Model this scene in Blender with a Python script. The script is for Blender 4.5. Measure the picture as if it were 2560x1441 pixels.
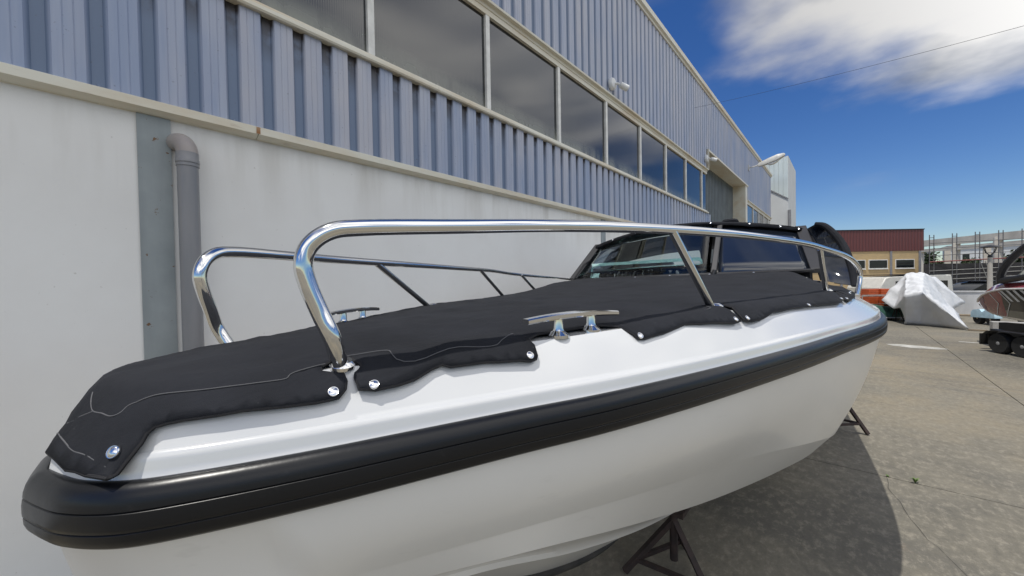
import bpy, bmesh, math, random
import numpy as np
from mathutils import Vector, Matrix, noise
from mathutils.geometry import delaunay_2d_cdt
random.seed(7)
R = math.radians
sc = bpy.context.scene
C = sc.collection
for o in list(bpy.data.objects): bpy.data.objects.remove(o)

# ------------------------------------------------------------------ camera
cd = bpy.data.cameras.new('camera'); cam = bpy.data.objects.new('camera', cd); C.objects.link(cam)
ex = Vector((0.7543, 0.6563, -0.0175)); fw = Vector((-0.6563, 0.7543, -0.0176)).normalized()
ex = (ex - fw*ex.dot(fw)).normalized(); up_ = ex.cross(fw)
m = Matrix((ex, up_, -fw)).transposed().to_4x4(); m.translation = (3.7, 0, 1.85)
cam.matrix_world = m
cd.sensor_width = 36; cd.lens = 36*960/2560; cd.clip_start = 0.02; cd.clip_end = 2000
sc.camera = cam

# ------------------------------------------------------------------ sky, sun, exposure
SUN = Vector((-0.060, -0.31, 0.945)).normalized()
elev = math.asin(SUN.z); azim = math.atan2(SUN.x, SUN.y)
w = bpy.data.worlds.new('World'); sc.world = w; w.use_nodes = True
nt = w.node_tree; nt.nodes.clear()
def N(t, **k):
    n = nt.nodes.new(t)
    for a, b in k.items(): setattr(n, a, b)
    return n
L = nt.links.new
sky = N('ShaderNodeTexSky', sky_type='NISHITA', sun_disc=False, sun_elevation=elev, sun_rotation=azim, air_density=1.0, dust_density=0.15, ozone_density=5.0, altitude=0)
bg = N('ShaderNodeBackground'); bg.inputs[1].default_value = 0.066
hs = N('ShaderNodeHueSaturation'); hs.inputs['Saturation'].default_value = 1.25; hs.inputs['Hue'].default_value = 0.512; L(sky.outputs[0], hs.inputs['Color']); L(hs.outputs[0], bg.inputs[0])
tc = N('ShaderNodeTexCoord'); sep = N('ShaderNodeSeparateXYZ'); L(tc.outputs['Generated'], sep.inputs[0])
zc = N('ShaderNodeMath', operation='MAXIMUM'); L(sep.outputs[2], zc.inputs[0]); zc.inputs[1].default_value = 0.0
zb = N('ShaderNodeMath', operation='ADD'); L(zc.outputs[0], zb.inputs[0]); zb.inputs[1].default_value = 0.12
dx = N('ShaderNodeMath', operation='DIVIDE'); L(sep.outputs[0], dx.inputs[0]); L(zb.outputs[0], dx.inputs[1])
dy = N('ShaderNodeMath', operation='DIVIDE'); L(sep.outputs[1], dy.inputs[0]); L(zb.outputs[0], dy.inputs[1])
cv = N('ShaderNodeCombineXYZ'); dx2 = N('ShaderNodeMath', operation='ADD'); L(dx.outputs[0], dx2.inputs[0]); dx2.inputs[1].default_value = -0.60
dy2 = N('ShaderNodeMath', operation='ADD'); L(dy.outputs[0], dy2.inputs[0]); dy2.inputs[1].default_value = -0.10
L(dx2.outputs[0], cv.inputs[0]); L(dy2.outputs[0], cv.inputs[1]); cv.inputs[2].default_value = 3.7
n1 = N('ShaderNodeTexNoise'); n1.inputs['Scale'].default_value = 0.85; n1.inputs['Detail'].default_value = 8; n1.inputs['Roughness'].default_value = 0.47; n1.inputs['Distortion'].default_value = 0.1
L(cv.outputs[0], n1.inputs['Vector'])
cr = N('ShaderNodeMapRange', interpolation_type='SMOOTHSTEP'); cr.inputs[1].default_value = 0.50; cr.inputs[2].default_value = 0.64
cdir = N('ShaderNodeVectorMath', operation='DOT_PRODUCT'); L(tc.outputs['Generated'], cdir.inputs[0]); cdir.inputs[1].default_value = (0.95, -0.05, 0.22)
cb_ = N('ShaderNodeMapRange', interpolation_type='SMOOTHSTEP'); cb_.inputs[1].default_value = -0.1; cb_.inputs[2].default_value = 0.75; cb_.inputs[3].default_value = 0.0; cb_.inputs[4].default_value = 0.125
L(cdir.outputs['Value'], cb_.inputs[0])
cs_ = N('ShaderNodeMath', operation='ADD'); L(n1.outputs[0], cs_.inputs[0]); L(cb_.outputs[0], cs_.inputs[1])
L(cs_.outputs[0], cr.inputs[0])
fade = N('ShaderNodeMapRange', interpolation_type='SMOOTHSTEP'); fade.inputs[1].default_value = 0.14; fade.inputs[2].default_value = 0.36
L(sep.outputs[2], fade.inputs[0])
mu = N('ShaderNodeMath', operation='MULTIPLY'); L(cr.outputs[0], mu.inputs[0]); L(fade.outputs[0], mu.inputs[1])
mu2 = N('ShaderNodeMath', operation='MULTIPLY'); L(mu.outputs[0], mu2.inputs[0]); mu2.inputs[1].default_value = 0.93
cbg = N('ShaderNodeBackground')
cst = N('ShaderNodeMapRange'); cst.inputs[1].default_value = 0.0; cst.inputs[2].default_value = 0.125; cst.inputs[3].default_value = 0.42; cst.inputs[4].default_value = 1.25; L(cb_.outputs[0], cst.inputs[0]); L(cst.outputs[0], cbg.inputs[1])
n2 = N('ShaderNodeTexNoise'); n2.inputs['Scale'].default_value = 2.2; n2.inputs['Detail'].default_value = 5; L(cv.outputs[0], n2.inputs['Vector'])
crr = N('ShaderNodeValToRGB'); crr.color_ramp.elements[0].position = .36; crr.color_ramp.elements[0].color = (.36, .39, .45, 1); crr.color_ramp.elements[1].position = .58; crr.color_ramp.elements[1].color = (1, .985, .955, 1)
L(n2.outputs[0], crr.inputs[0]); L(crr.outputs[0], cbg.inputs[0])
mx = N('ShaderNodeMixShader'); L(mu2.outputs[0], mx.inputs[0]); L(bg.outputs[0], mx.inputs[1]); L(cbg.outputs[0], mx.inputs[2])
wo = N('ShaderNodeOutputWorld'); L(mx.outputs[0], wo.inputs[0])
sd = bpy.data.lights.new('sun', 'SUN'); sd.energy = 2.2; sd.angle = R(0.6); sd.color = (1, .965, .9)
so = bpy.data.objects.new('sun', sd); C.objects.link(so)
so.rotation_euler = (-SUN).to_track_quat('-Z', 'Y').to_euler(); so.location = (0, 0, 30)
sc.view_settings.view_transform = 'Standard'; sc.view_settings.look = 'None'
sc.view_settings.exposure = 0.62; sc.view_settings.gamma = 1.0; sc.view_settings.use_curve_mapping = False

# ------------------------------------------------------------------ material helpers
class MT:
    def __init__(s, name):
        s.m = bpy.data.materials.new(name); s.m.use_nodes = True; s.t = s.m.node_tree
        s.b = s.t.nodes['Principled BSDF']; s.co = None
    def n(s, t, **k):
        n = s.t.nodes.new(t)
        for a, b in k.items():
            if a in ('inp',):
                for i, v in b.items(): n.inputs[i].default_value = v
            else: setattr(n, a, b)
        return n
    def l(s, a, b): s.t.links.new(a, b)
    def coord(s, scale=(1, 1, 1), world=True):
        if world: c = s.n('ShaderNodeNewGeometry').outputs['Position']
        else: c = s.n('ShaderNodeTexCoord').outputs['Object']
        mp = s.n('ShaderNodeMapping'); mp.inputs['Scale'].default_value = scale; s.l(c, mp.inputs[0]); return mp.outputs[0]
    def noise(s, scale, detail=4, rough=.55, vec=None, dist=0):
        n = s.n('ShaderNodeTexNoise'); n.inputs['Scale'].default_value = scale; n.inputs['Detail'].default_value = detail
        n.inputs['Roughness'].default_value = rough; n.inputs['Distortion'].default_value = dist
        s.l(vec if vec is not None else s.coord(), n.inputs['Vector']); return n.outputs[0]
    def ramp(s, fac, stops):
        r = s.n('ShaderNodeValToRGB'); e = r.color_ramp.elements
        while len(e) < len(stops): e.new(.5)
        for q, (p, c) in zip(e, stops): q.position = p; q.color = (*c, 1) if len(c) == 3 else c
        s.l(fac, r.inputs[0]); return r.outputs[0]
    def rng(s, fac, a, b, c=0., d=1.):
        r = s.n('ShaderNodeMapRange'); r.inputs[1].default_value = a; r.inputs[2].default_value = b; r.inputs[3].default_value = c; r.inputs[4].default_value = d
        s.l(fac, r.inputs[0]); return r.outputs[0]
    def mix(s, fac, a, b, blend='MIX'):
        x = s.n('ShaderNodeMix', data_type='RGBA', blend_type=blend)
        for v, i in ((fac, 0), (a, 6), (b, 7)):
            if isinstance(v, (int, float)): x.inputs[i].default_value = v
            elif isinstance(v, tuple): x.inputs[i].default_value = (*v, 1)
            else: s.l(v, x.inputs[i])
        return x.outputs[2]
    def math(s, op, a, b):
        x = s.n('ShaderNodeMath', operation=op)
        for i, v in ((0, a), (1, b)):
            if isinstance(v, (int, float)): x.inputs[i].default_value = v
            else: s.l(v, x.inputs[i])
        return x.outputs[0]
    def col(s, v):
        if isinstance(v, tuple): s.b.inputs['Base Color'].default_value = (*v, 1)
        else: s.l(v, s.b.inputs['Base Color'])
        return s
    def set(s, **k):
        for a, v in k.items():
            i = s.b.inputs[a.replace('_', ' ')]
            if isinstance(v, (int, float)): i.default_value = v
            else: s.l(v, i)
        return s
    def bump(s, h, strength=.3, dist=.01):
        b = s.n('ShaderNodeBump'); b.inputs['Strength'].default_value = strength; b.inputs['Distance'].default_value = dist
        s.l(h, b.inputs['Height']); s.l(b.outputs[0], s.b.inputs['Normal']); return s
    def sepz(s, world=True):
        c = s.n('ShaderNodeNewGeometry').outputs['Position'] if world else s.n('ShaderNodeTexCoord').outputs['Object']
        x = s.n('ShaderNodeSeparateXYZ'); s.l(c, x.inputs[0]); return x.outputs
M = {}
def simple(name, col, rough=.5, metal=0., var=.15, scale=6., bump=0., bscale=60.):
    t = MT(name)
    f = t.noise(scale, 5)
    lo = tuple(c*(1-var) for c in col); hi = tuple(min(1, c*(1+var)) for c in col)
    t.col(t.ramp(f, [(.3, lo), (.7, hi)])).set(Roughness=rough, Metallic=metal)
    if bump: t.bump(t.noise(bscale, 4), bump)
    M[name] = t.m; return t
# plaster wall
t = MT('plaster'); f = t.noise(.55, 6, .6); f2 = t.noise(9, 5); z = t.sepz()
base = t.mix(t.rng(f, .35, .7), (.76, .745, .715), (.84, .835, .81))
sx = t.noise(3.2, 4, .6, t.coord((1, 1, .12)))
top = t.math('MULTIPLY', t.rng(z[2], 2.35, 3.1), t.rng(sx, .45, .7))
base = t.mix(t.math('MULTIPLY', top, .55), base, (.42, .39, .33))
speck = t.rng(t.noise(26, 2), .72, .78)
base = t.mix(t.math('MULTIPLY', speck, .35), base, (.30, .27, .22))
t.col(base).set(Roughness=.9); t.bump(t.math('ADD', t.math('MULTIPLY', f2, .6), t.noise(120, 3)), .18, .004); M['plaster'] = t.m
# cladding: faded blue paint, pinkish bloom on the crests, dirt runs below the sill
t = MT('cladding'); p = t.sepz()
f = t.noise(1.7, 4, .6, t.coord((1, 1, .25))); g = t.noise(11, 3, .6, t.coord((1, 1, .06)))
a = t.mix(t.rng(f, .36, .66), (.28, .335, .465), (.45, .45, .495))
a = t.mix(t.math('MULTIPLY', t.rng(g, .45, .75), .5), a, (.45, .485, .57))
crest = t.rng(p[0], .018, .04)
a = t.mix(crest, (.15, .20, .295), a)  # rib troughs darkened in the colour to stand for recess shade
spk = t.rng(t.noise(38, 2), .70, .76); a = t.mix(t.math('MULTIPLY', spk, .5), a, (.12, .12, .14))
dirt = t.math('MULTIPLY', t.rng(p[2], 3.72, 4.06), t.math('SUBTRACT', 1, crest)); dirt = t.math('MULTIPLY', dirt, t.math('MULTIPLY', t.rng(p[2], 4.3, 4.2), t.rng(t.noise(7, 3), .25, .5)))
dirt2 = t.math('MULTIPLY', t.rng(p[2], 3.98, 4.05), t.math('MULTIPLY', t.rng(p[2], 4.3, 4.2), t.math('SUBTRACT', 1, t.rng(p[0], .03, .046)))); dirt = t.math('MAXIMUM', dirt, dirt2)
a = t.mix(t.math('MULTIPLY', dirt, .95), a, (.03, .02, .014))
t.col(a).set(Roughness=.42); t.bump(t.noise(2.5, 3, .5, t.coord((1, 1, .3))), .06, .02); M['cladding'] = t.m
# cream metal trim with ochre dirt
t = MT('trim'); f = t.noise(2.2, 6, .65, t.coord((1, .35, 1)))
a = t.mix(t.rng(f, .42, .74), (.74, .71, .60), (.64, .53, .37))
sp = t.rng(t.noise(14, 4, .6, t.coord((1, .3, 2))), .62, .75); a = t.mix(t.math('MULTIPLY', sp, .5), a, (.44, .36, .26))
t.col(a).set(Roughness=.5); M['trim'] = t.m
t = MT('rust_run'); f = t.noise(22, 4); t.col(t.ramp(f, [(.35, (.30, .13, .05)), (.7, (.50, .36, .22))])).set(Roughness=.9); M['rust_run'] = t.m
t = MT('steel_grey'); f = t.noise(3, 5); sp = t.rng(t.noise(13, 4, .7), .655, .69); a = t.mix(t.rng(f, .3, .7), (.25, .28, .285), (.33, .36, .365))
st_ = t.rng(t.noise(5, 4, .6, t.coord((1, 1, .08))), .5, .8); a = t.mix(t.math('MULTIPLY', st_, .4), a, (.14, .15, .16))
a = t.mix(sp, a, (.16, .085, .04)); t.col(a).set(Roughness=.5); M['steel_grey'] = t.m
t = MT('pvc_pipe'); f = t.noise(5, 4, .6, t.coord((1, 1, .2))); t.col(t.ramp(f, [(.3, (.20, .205, .215)), (.7, (.28, .27, .27))])).set(Roughness=.32); M['pvc_pipe'] = t.m
t = MT('pvc_elbow'); f = t.noise(5, 4); t.col(t.ramp(f, [(.3, (.30, .255, .235)), (.7, (.36, .33, .31))])).set(Roughness=.35); M['pvc_elbow'] = t.m
# hangar glazing: dirty double-wall sheet, dark room behind
t = MT('hangar_glass'); p = t.sepz(world=False)
lines = t.n('ShaderNodeTexWave', wave_type='BANDS', bands_direction='Y'); lines.inputs['Scale'].default_value = 14; t.l(t.coord(world=False), lines.inputs[0])
milk = t.math('MULTIPLY', t.rng(p[2], .26, 0.), t.rng(t.noise(2.6, 5, .6, t.coord((1, 1, .5))), .25, .6))
a = t.mix(t.math('MULTIPLY', milk, .6), (.010, .013, .017), (.34, .35, .27))
t.col(a); t.set(Roughness=t.math('ADD', t.math('MULTIPLY', milk, .4), t.rng(t.noise(1.2, 4), .3, .7, .03, .075)), IOR=1.52)
t.b.inputs['Specular IOR Level'].default_value = .95
t.bump(t.math('ADD', t.math('MULTIPLY', lines.outputs[1], .10), t.noise(.9, 2)), .08, .02); M['hangar_glass'] = t.m
# boat
t = MT('gelcoat'); f = t.noise(1.3, 4); t.col(t.ramp(f, [(.3, (.57, .578, .58)), (.7, (.62, .622, .62))])).set(Roughness=.16, IOR=1.5, Coat_Weight=.5, Coat_Roughness=.05); t.bump(t.noise(5, 2), .02, .01); M['gelcoat'] = t.m
t = MT('hull_gelcoat'); f = t.noise(1.1, 5, .6); sc_ = t.rng(t.noise(26, 3, .6, t.coord((1, .15, 1.))), .66, .74)
a = t.mix(t.rng(f, .35, .7), (.74, .725, .69), (.80, .785, .75)); a = t.mix(t.math('MULTIPLY', sc_, .12), a, (.45, .43, .4))
t.col(a).set(Roughness=.3, IOR=1.5, Coat_Weight=.45, Coat_Roughness=.10); t.bump(t.noise(2.4, 2), .02, .01); M['hull_gelcoat'] = t.m
t = MT('antifoul_keel'); t.col(t.ramp(t.noise(8), [(.3, (.02, .02, .02)), (.7, (.05, .045, .04))])).set(Roughness=.7); M['antifoul_keel'] = t.m
t = MT('rub_rubber'); f = t.noise(3, 5); sc_ = t.rng(t.noise(30, 4, .7), .62, .8)
a = t.mix(t.math('MULTIPLY', sc_, .4), (.007, .0075, .009), (.035, .035, .037)); t.col(a).set(Roughness=t.rng(f, .3, .7, .27, .36), Specular_IOR_Level=.36); t.bump(t.noise(90, 3), .04, .003); M['rub_rubber'] = t.m
t = MT('chrome'); t.col((.78, .775, .76)).set(Metallic=1., Roughness=t.rng(t.noise(14, 4), .3, .8, .045, .12)); M['chrome'] = t.m
t = MT('canvas'); f = t.noise(4.5, 6, .6); fi = t.noise(900, 2)
st2 = t.noise(14, 4, .6, t.coord((1.0, .25, 1.)))
a = t.mix(t.rng(f, .3, .75), (.0095, .0103, .0130), (.0190, .0205, .0260)); lint = t.rng(t.noise(160, 2), .76, .80); a = t.mix(t.math('MULTIPLY', lint, .5), a, (.16, .16, .16))
t.col(a).set(Roughness=.85, Specular_IOR_Level=.25)
t.bump(t.math('ADD', t.math('MULTIPLY', st2, 1.), t.math('MULTIPLY', fi, .12)), .55, .010); M['canvas'] = t.m
t = MT('binding'); t.col((.010, .010, .012)).set(Roughness=.85); t.bump(t.noise(500, 2), .5, .002); M['binding'] = t.m
t = MT('thread'); t.col((.105, .105, .11)).set(Roughness=.8); M['thread'] = t.m
t = MT('snap_metal'); t.col((.86, .86, .86)).set(Metallic=1., Roughness=t.rng(t.noise(60, 2), .3, .8, .12, .24)); M['snap_metal'] = t.m
t = MT('windscreen_glass'); t.col((.62, .74, .74)).set(Roughness=.015, IOR=1.5, Transmission_Weight=1.)
t.b.inputs['Specular IOR Level'].default_value = .9; t.m.use_screen_refraction = False if hasattr(t.m, 'use_screen_refraction') else None; M['windscreen_glass'] = t.m
t = MT('tinted_glass'); t.col(t.ramp(t.noise(3), [(.3, (.008, .011, .018)), (.7, (.014, .018, .026))])).set(Roughness=.03, IOR=1.6); t.b.inputs['Specular IOR Level'].default_value = .85; M['tinted_glass'] = t.m
t = MT('clear_vinyl'); t.col((.5, .55, .6)).set(Roughness=.05, IOR=1.45, Transmission_Weight=.85); t.bump(t.noise(5, 2), .15, .02); M['clear_vinyl'] = t.m
t = MT('cyan_piece'); t.col((.66, .92, .88)).set(Roughness=.15); M['cyan_piece'] = t.m
simple('black_metal', (.016, .016, .018), .4); simple('dark_plastic', (.022, .022, .025), .5)
simple('upholstery', (.10, .10, .11), .6)
# ground
def concrete_mat(name):
    t = MT(name); f = t.noise(.30, 8, .62, dist=.6); g = t.noise(2.4, 8, .68, t.coord((1, .5, 1)), .4); h = t.noise(55, 4, .7); st = t.noise(.75, 7, .62, t.coord((.5, 1.2, 1)), .8)
    fine = t.noise(17, 6, .75, t.coord((1, .6, 1)))
    a = t.ramp(f, [(.32, (.115, .107, .088)), (.48, (.160, .146, .114)), (.62, (.228, .194, .134)), (.74, (.25, .214, .155))])
    a = t.mix(t.math('MULTIPLY', t.rng(g, .42, .62), .55), a, (.195, .178, .140))
    a = t.mix(t.math('MULTIPLY', t.rng(st, .50, .66), .6), a, (.092, .088, .078))
    a = t.mix(t.math('MULTIPLY', t.rng(fine, .50, .64), .6), a, (.28, .252, .20))
    a = t.mix(t.math('MULTIPLY', t.rng(fine, .46, .32), .45), a, (.075, .070, .060))
    a = t.mix(t.math('MULTIPLY', t.rng(h, .55, .8), .4), a, (.27, .25, .21))
    rs = t.rng(t.noise(.9, 6, .65), .66, .74); a = t.mix(t.math('MULTIPLY', rs, .45), a, (.22, .125, .08))
    dk = t.rng(t.noise(5, 4, .6), .70, .75); a = t.mix(t.math('MULTIPLY', dk, .5), a, (.055, .05, .045))
    sc_ = t.rng(t.noise(3.1, 5, .6, t.coord((.4, 1.6, 1)), .5), .66, .70); a = t.mix(t.math('MULTIPLY', sc_, .35), a, (.33, .31, .27))
    t.col(a).set(Roughness=.88); t.bump(t.math('ADD', h, t.math('MULTIPLY', fine, 2.)), .3, .006); M[name] = t.m
concrete_mat('concrete')
simple('joint_dark', (.05, .046, .04), .95); simple('crack_dark', (.05, .047, .042), .95)
t = MT('old_paint'); f = t.noise(5, 6, .7); t.col(t.ramp(f, [(.35, (.30, .29, .25)), (.6, (.52, .51, .47))])).set(Roughness=.8); M['old_paint'] = t.m
t = MT('rusty_steel'); f = t.noise(18, 5); t.col(t.ramp(f, [(.3, (.022, .016, .014)), (.7, (.05, .03, .025))])).set(Roughness=.75); t.bump(t.noise(90), .2, .003); M['rusty_steel'] = t.m
simple('door_grey', (.115, .13, .13), .5, var=.25, scale=2.)
simple('white_plastic', (.72, .72, .70), .35); simple('lamp_grey', (.55, .54, .50), .45); simple('lens_black', (.01, .01, .012), .1)
simple('annex_white', (.62, .63, .62), .8, var=.08, scale=1.2); simple('annex_panel', (.60, .66, .64), .5, var=.06, scale=1.5); simple('wire', (.03, .03, .03), .6)
t = MT('red_cladding'); wv = t.n('ShaderNodeTexWave', wave_type='BANDS', bands_direction='X'); wv.inputs['Scale'].default_value = 1.1; t.l(t.coord(world=False), wv.inputs[0])
t.col(t.mix(wv.outputs[1], (.10, .027, .026), (.15, .042, .038))).set(Roughness=.5); t.bump(wv.outputs[1], .6, .05); M['red_cladding'] = t.m
t = MT('yellow_brick'); b = t.n('ShaderNodeTexBrick'); b.inputs['Scale'].default_value = 1.; b.inputs['Brick Width'].default_value = .26; b.inputs['Row Height'].default_value = .075; b.inputs['Mortar Size'].default_value = .008
b.inputs['Color1'].default_value = (.60, .43, .20, 1); b.inputs['Color2'].default_value = (.53, .37, .18, 1); b.inputs['Mortar'].default_value = (.42, .34, .23, 1)
c = t.n('ShaderNodeTexCoord'); mp = t.n('ShaderNodeMapping'); mp.inputs['Rotation'].default_value = (R(90), 0, 0); t.l(c.outputs['Object'], mp.inputs[0]); t.l(mp.outputs[0], b.inputs['Vector'])
t.col(t.mix(t.math('MULTIPLY', t.rng(t.noise(.8, 5), .4, .7), .35), b.outputs[0], (.40, .29, .17))).set(Roughness=.9); M['yellow_brick'] = t.m
simple('window_white', (.78, .765, .71), .5); simple('dark_glass', (.012, .014, .016), .15); simple('grey_metal', (.24, .24, .25), .5)
simple('frame_concrete', (.56, .52, .45), .9, var=.2, scale=.6); simple('scaffold_steel', (.16, .155, .155), .55, .4); simple('scaffold_red', (.22, .07, .06), .6)
t = MT('netting'); f = t.noise(1.3, 6, .7, t.coord((1, 1, 2.))); t.col(t.ramp(f, [(.3, (.018, .017, .018)), (.75, (.06, .055, .055))])).set(Roughness=.95); M['netting'] = t.m
t = MT('block_wall'); f = t.noise(1.4, 6, .65, t.coord((1, 1, .3))); t.col(t.ramp(f, [(.3, (.42, .42, .41)), (.7, (.66, .66, .65))])).set(Roughness=.9); M['block_wall'] = t.m
t = MT('tarp'); f = t.noise(2.2, 5); t.col(t.ramp(f, [(.3, (.55, .56, .57)), (.7, (.67, .675, .68))])).set(Roughness=.45); t.bump(t.math('ADD', t.noise(4, 4, .6, dist=1.), t.math('MULTIPLY', t.noise(22, 3), .08)), .35, .05); M['tarp'] = t.m
simple('caravan_cream', (.62, .60, .54), .4, var=.08); simple('orange_plastic', (.55, .10, .025), .5); simple('green_hull', (.05, .13, .10), .5, var=.35)
simple('pale_blue', (.42, .58, .66), .45); simple('tyre', (.014, .014, .014), .85, bump=.3); simple('rim_tan', (.42, .36, .26), .5); simple('rim_grey', (.30, .30, .30), .4)
simple('galvanised', (.40, .39, .36), .45, .5); simple('wood', (.24, .19, .13), .85); simple('car_paint', (.012, .014, .018), .12)
simple('maroon_gel', (.21, .035, .04), .10, var=.2); simple('black_gel', (.012, .012, .012), .12); simple('gold_gel', (.20, .19, .15), .2); simple('silver_stripe', (.55, .55, .54), .3); simple('deck_white', (.70, .69, .68), .3)
simple('leaf_green', (.11, .17, .045), .7, var=.4, scale=20); simple('leaf_far', (.045, .065, .03), .8, var=.45, scale=1.5); simple('bark', (.09, .07, .05), .9)
simple('far_ground', (.19, .17, .13), .95, var=.2, scale=.1)
simple('block_grey', (.33, .32, .30), .9, var=.2)

# ------------------------------------------------------------------ mesh helpers
class MB:
    def __init__(s): s.v = []; s.f = []; s.mi = []
    def add(s, vs, fs, mi=0):
        b = len(s.v); s.v += [tuple(v) for v in vs]; s.f += [tuple(i+b for i in f) for f in fs]; s.mi += [mi]*len(fs); return s
    def box(s, x0, x1, y0, y1, z0, z1, mi=0):
        return s.add([(x0,y0,z0),(x1,y0,z0),(x1,y1,z0),(x0,y1,z0),(x0,y0,z1),(x1,y0,z1),(x1,y1,z1),(x0,y1,z1)],
                     [(0,3,2,1),(4,5,6,7),(0,1,5,4),(1,2,6,5),(2,3,7,6),(3,0,4,7)], mi)
    def obox(s, c, ax, ay, az, hx, hy, hz, mi=0):   # oriented box
        c, ax, ay, az = Vector(c), Vector(ax).normalized(), Vector(ay).normalized(), Vector(az).normalized()
        vs = [c+ax*hx*i+ay*hy*j+az*hz*k for k in (-1,1) for i, j in ((-1,-1),(1,-1),(1,1),(-1,1))]
        return s.add(vs, [(0,3,2,1),(4,5,6,7),(0,1,5,4),(1,2,6,5),(2,3,7,6),(3,0,4,7)], mi)
    def tube(s, pts, r, n=10, cap=True, closed=False, mi=0):
        P = [Vector(p) for p in pts]; rings = []; k = len(P)
        rs = r if isinstance(r, (list, tuple)) else [r]*k
        T = []
        for i in range(k):
            a = P[(i-1) % k] if (closed or i > 0) else P[i]; b = P[(i+1) % k] if (closed or i < k-1) else P[i]
            T.append((b-a).normalized())
        u = T[0].orthogonal().normalized(); vs = []; fs = []
        for i in range(k):
            if i: u = (u - T[i]*u.dot(T[i])); u = u.normalized() if u.length > 1e-6 else T[i].orthogonal().normalized()
            w_ = T[i].cross(u)
            for j in range(n):
                a = 2*math.pi*j/n; vs.append(P[i] + (u*math.cos(a)+w_*math.sin(a))*rs[i])
        for i in range(k if closed else k-1):
            i2 = (i+1) % k
            for j in range(n): fs.append((i*n+j, i*n+(j+1) % n, i2*n+(j+1) % n, i2*n+j))
        if cap and not closed: fs.append(tuple(range(n-1, -1, -1))); fs.append(tuple((k-1)*n+j for j in range(n)))
        return s.add(vs, fs, mi)
    def lathe(s, prof, c, axis, n=24, mi=0):     # prof [(r, h)]
        c = Vector(c); ax = Vector(axis).normalized(); u = ax.orthogonal().normalized(); w_ = ax.cross(u); vs = []; fs = []
        for r, h in prof:
            for j in range(n):
                a = 2*math.pi*j/n; vs.append(c+ax*h+(u*math.cos(a)+w_*math.sin(a))*r)
        for i in range(len(prof)-1):
            for j in range(n): fs.append((i*n+j, i*n+(j+1) % n, (i+1)*n+(j+1) % n, (i+1)*n+j))
        fs.append(tuple(range(n-1, -1, -1))); fs.append(tuple((len(prof)-1)*n+j for j in range(n)))
        return s.add(vs, fs, mi)
    def grid(s, rows, mi=0, flip=False):
        nr, nc = len(rows), len(rows[0]); vs = [p for r in rows for p in r]; fs = []
        for i in range(nr-1):
            for j in range(nc-1):
                q = (i*nc+j, i*nc+j+1, (i+1)*nc+j+1, (i+1)*nc+j); fs.append(q[::-1] if flip else q)
        return s.add(vs, fs, mi)
    def prism(s, poly, f0, f1, mi=0):            # poly 2d, f0/f1 map to 3d ends
        k = len(poly); vs = [f0(*p) for p in poly]+[f1(*p) for p in poly]
        fs = [tuple(range(k-1, -1, -1)), tuple(range(k, 2*k))]+[(i, (i+1) % k, k+(i+1) % k, k+i) for i in range(k)]
        return s.add(vs, fs, mi)
    def mesh(s, name, ang=35):
        me = bpy.data.meshes.new(name); me.from_pydata(s.v, [], s.f); me.update()
        if any(s.mi): me.polygons.foreach_set('material_index', s.mi)
        bm = bmesh.new(); bm.from_mesh(me); bmesh.ops.recalc_face_normals(bm, faces=bm.faces); bm.to_mesh(me); bm.free()
        me.polygons.foreach_set('use_smooth', [ang > 0]*len(me.polygons))
        if ang > 0: me.set_sharp_from_angle(angle=R(ang))
        return me
    def build(s, name, mat, parent=None, ang=35, bevel=0):
        return mkobj(name, s.mesh(name, ang), mat, parent, bevel)
def mkobj(name, me, mat, parent=None, bevel=0):
    o = bpy.data.objects.new(name, me); C.objects.link(o)
    if not len(me.materials):
        for q in (mat if isinstance(mat, (list, tuple)) else [mat]): me.materials.append(M[q])
    if parent is not None: o.parent = parent
    if bevel:
        b = o.modifiers.new('bevel', 'BEVEL'); b.width = bevel; b.segments = 2; b.limit_method = 'ANGLE'; b.angle_limit = R(40)
    return o
def thing(name, label, cat, loc=(0,0,0), group=None, mat=None):
    o = bpy.data.objects.new(name, None); C.objects.link(o); o.empty_display_size = .2
    if mat is not None: o.matrix_world = mat
    else: o.location = loc
    tag(o, label, cat, group); return o
def tag(o, label, cat, group=None):
    o['label'] = label; o['category'] = cat
    if group: o['group'] = group
    return o
def shared(name, me, parent, loc=None):
    o = bpy.data.objects.new(name, me); C.objects.link(o); o.parent = parent
    if loc is not None: o.location = loc
    return o
def structure(o): o['kind'] = 'structure'; return o

# ------------------------------------------------------------------ ground
gr = structure(MB().box(-300, 300, -150, 600, -.5, -.012).build('ground', 'far_ground', ang=0))
xs = [-.02, 5.56, 10.7, 16.0]; ys = [-9, 4.86, 25.2]
for i in range(3):
    for j in range(2):
        MB().box(xs[i]+.006, xs[i+1]-.006, ys[j]+.005, ys[j+1]-.005, -.3, 0).build('slab', 'concrete', gr, ang=0)
MB().box(-.02, 40, 25.21, 90, -.3, -.004).build('yard', 'concrete', gr, ang=0)
def strip(pts, wd, z, name, mat, jit=0):
    l = []; r = []
    for i, p in enumerate(pts):
        a = Vector(pts[max(0, i-1)]); b = Vector(pts[min(len(pts)-1, i+1)]); d = (b-a).normalized(); nn = Vector((-d.y, d.x)); ww = wd*(.4+random.random()) if jit else wd
        l.append((p[0]+nn.x*ww, p[1]+nn.y*ww, z)); r.append((p[0]-nn.x*ww, p[1]-nn.y*ww, z))
    return MB().grid([l, r]).build(name, mat, gr, ang=0)
cr_ = [(3.98,4.86),(3.985,4.72),(3.97,4.6),(4.0,4.5),(4.03,4.38),(4.045,4.25),(4.07,4.12),(4.10,3.99),(4.13,3.87),(4.17,3.8),(4.2,3.72),(4.26,3.55),(4.27,3.4),(4.33,3.2),(4.36,2.9)]
strip([(x+random.uniform(-.006,.006), y) for x, y in cr_], .0016, .003, 'crack', 'crack_dark', 1)
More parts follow.
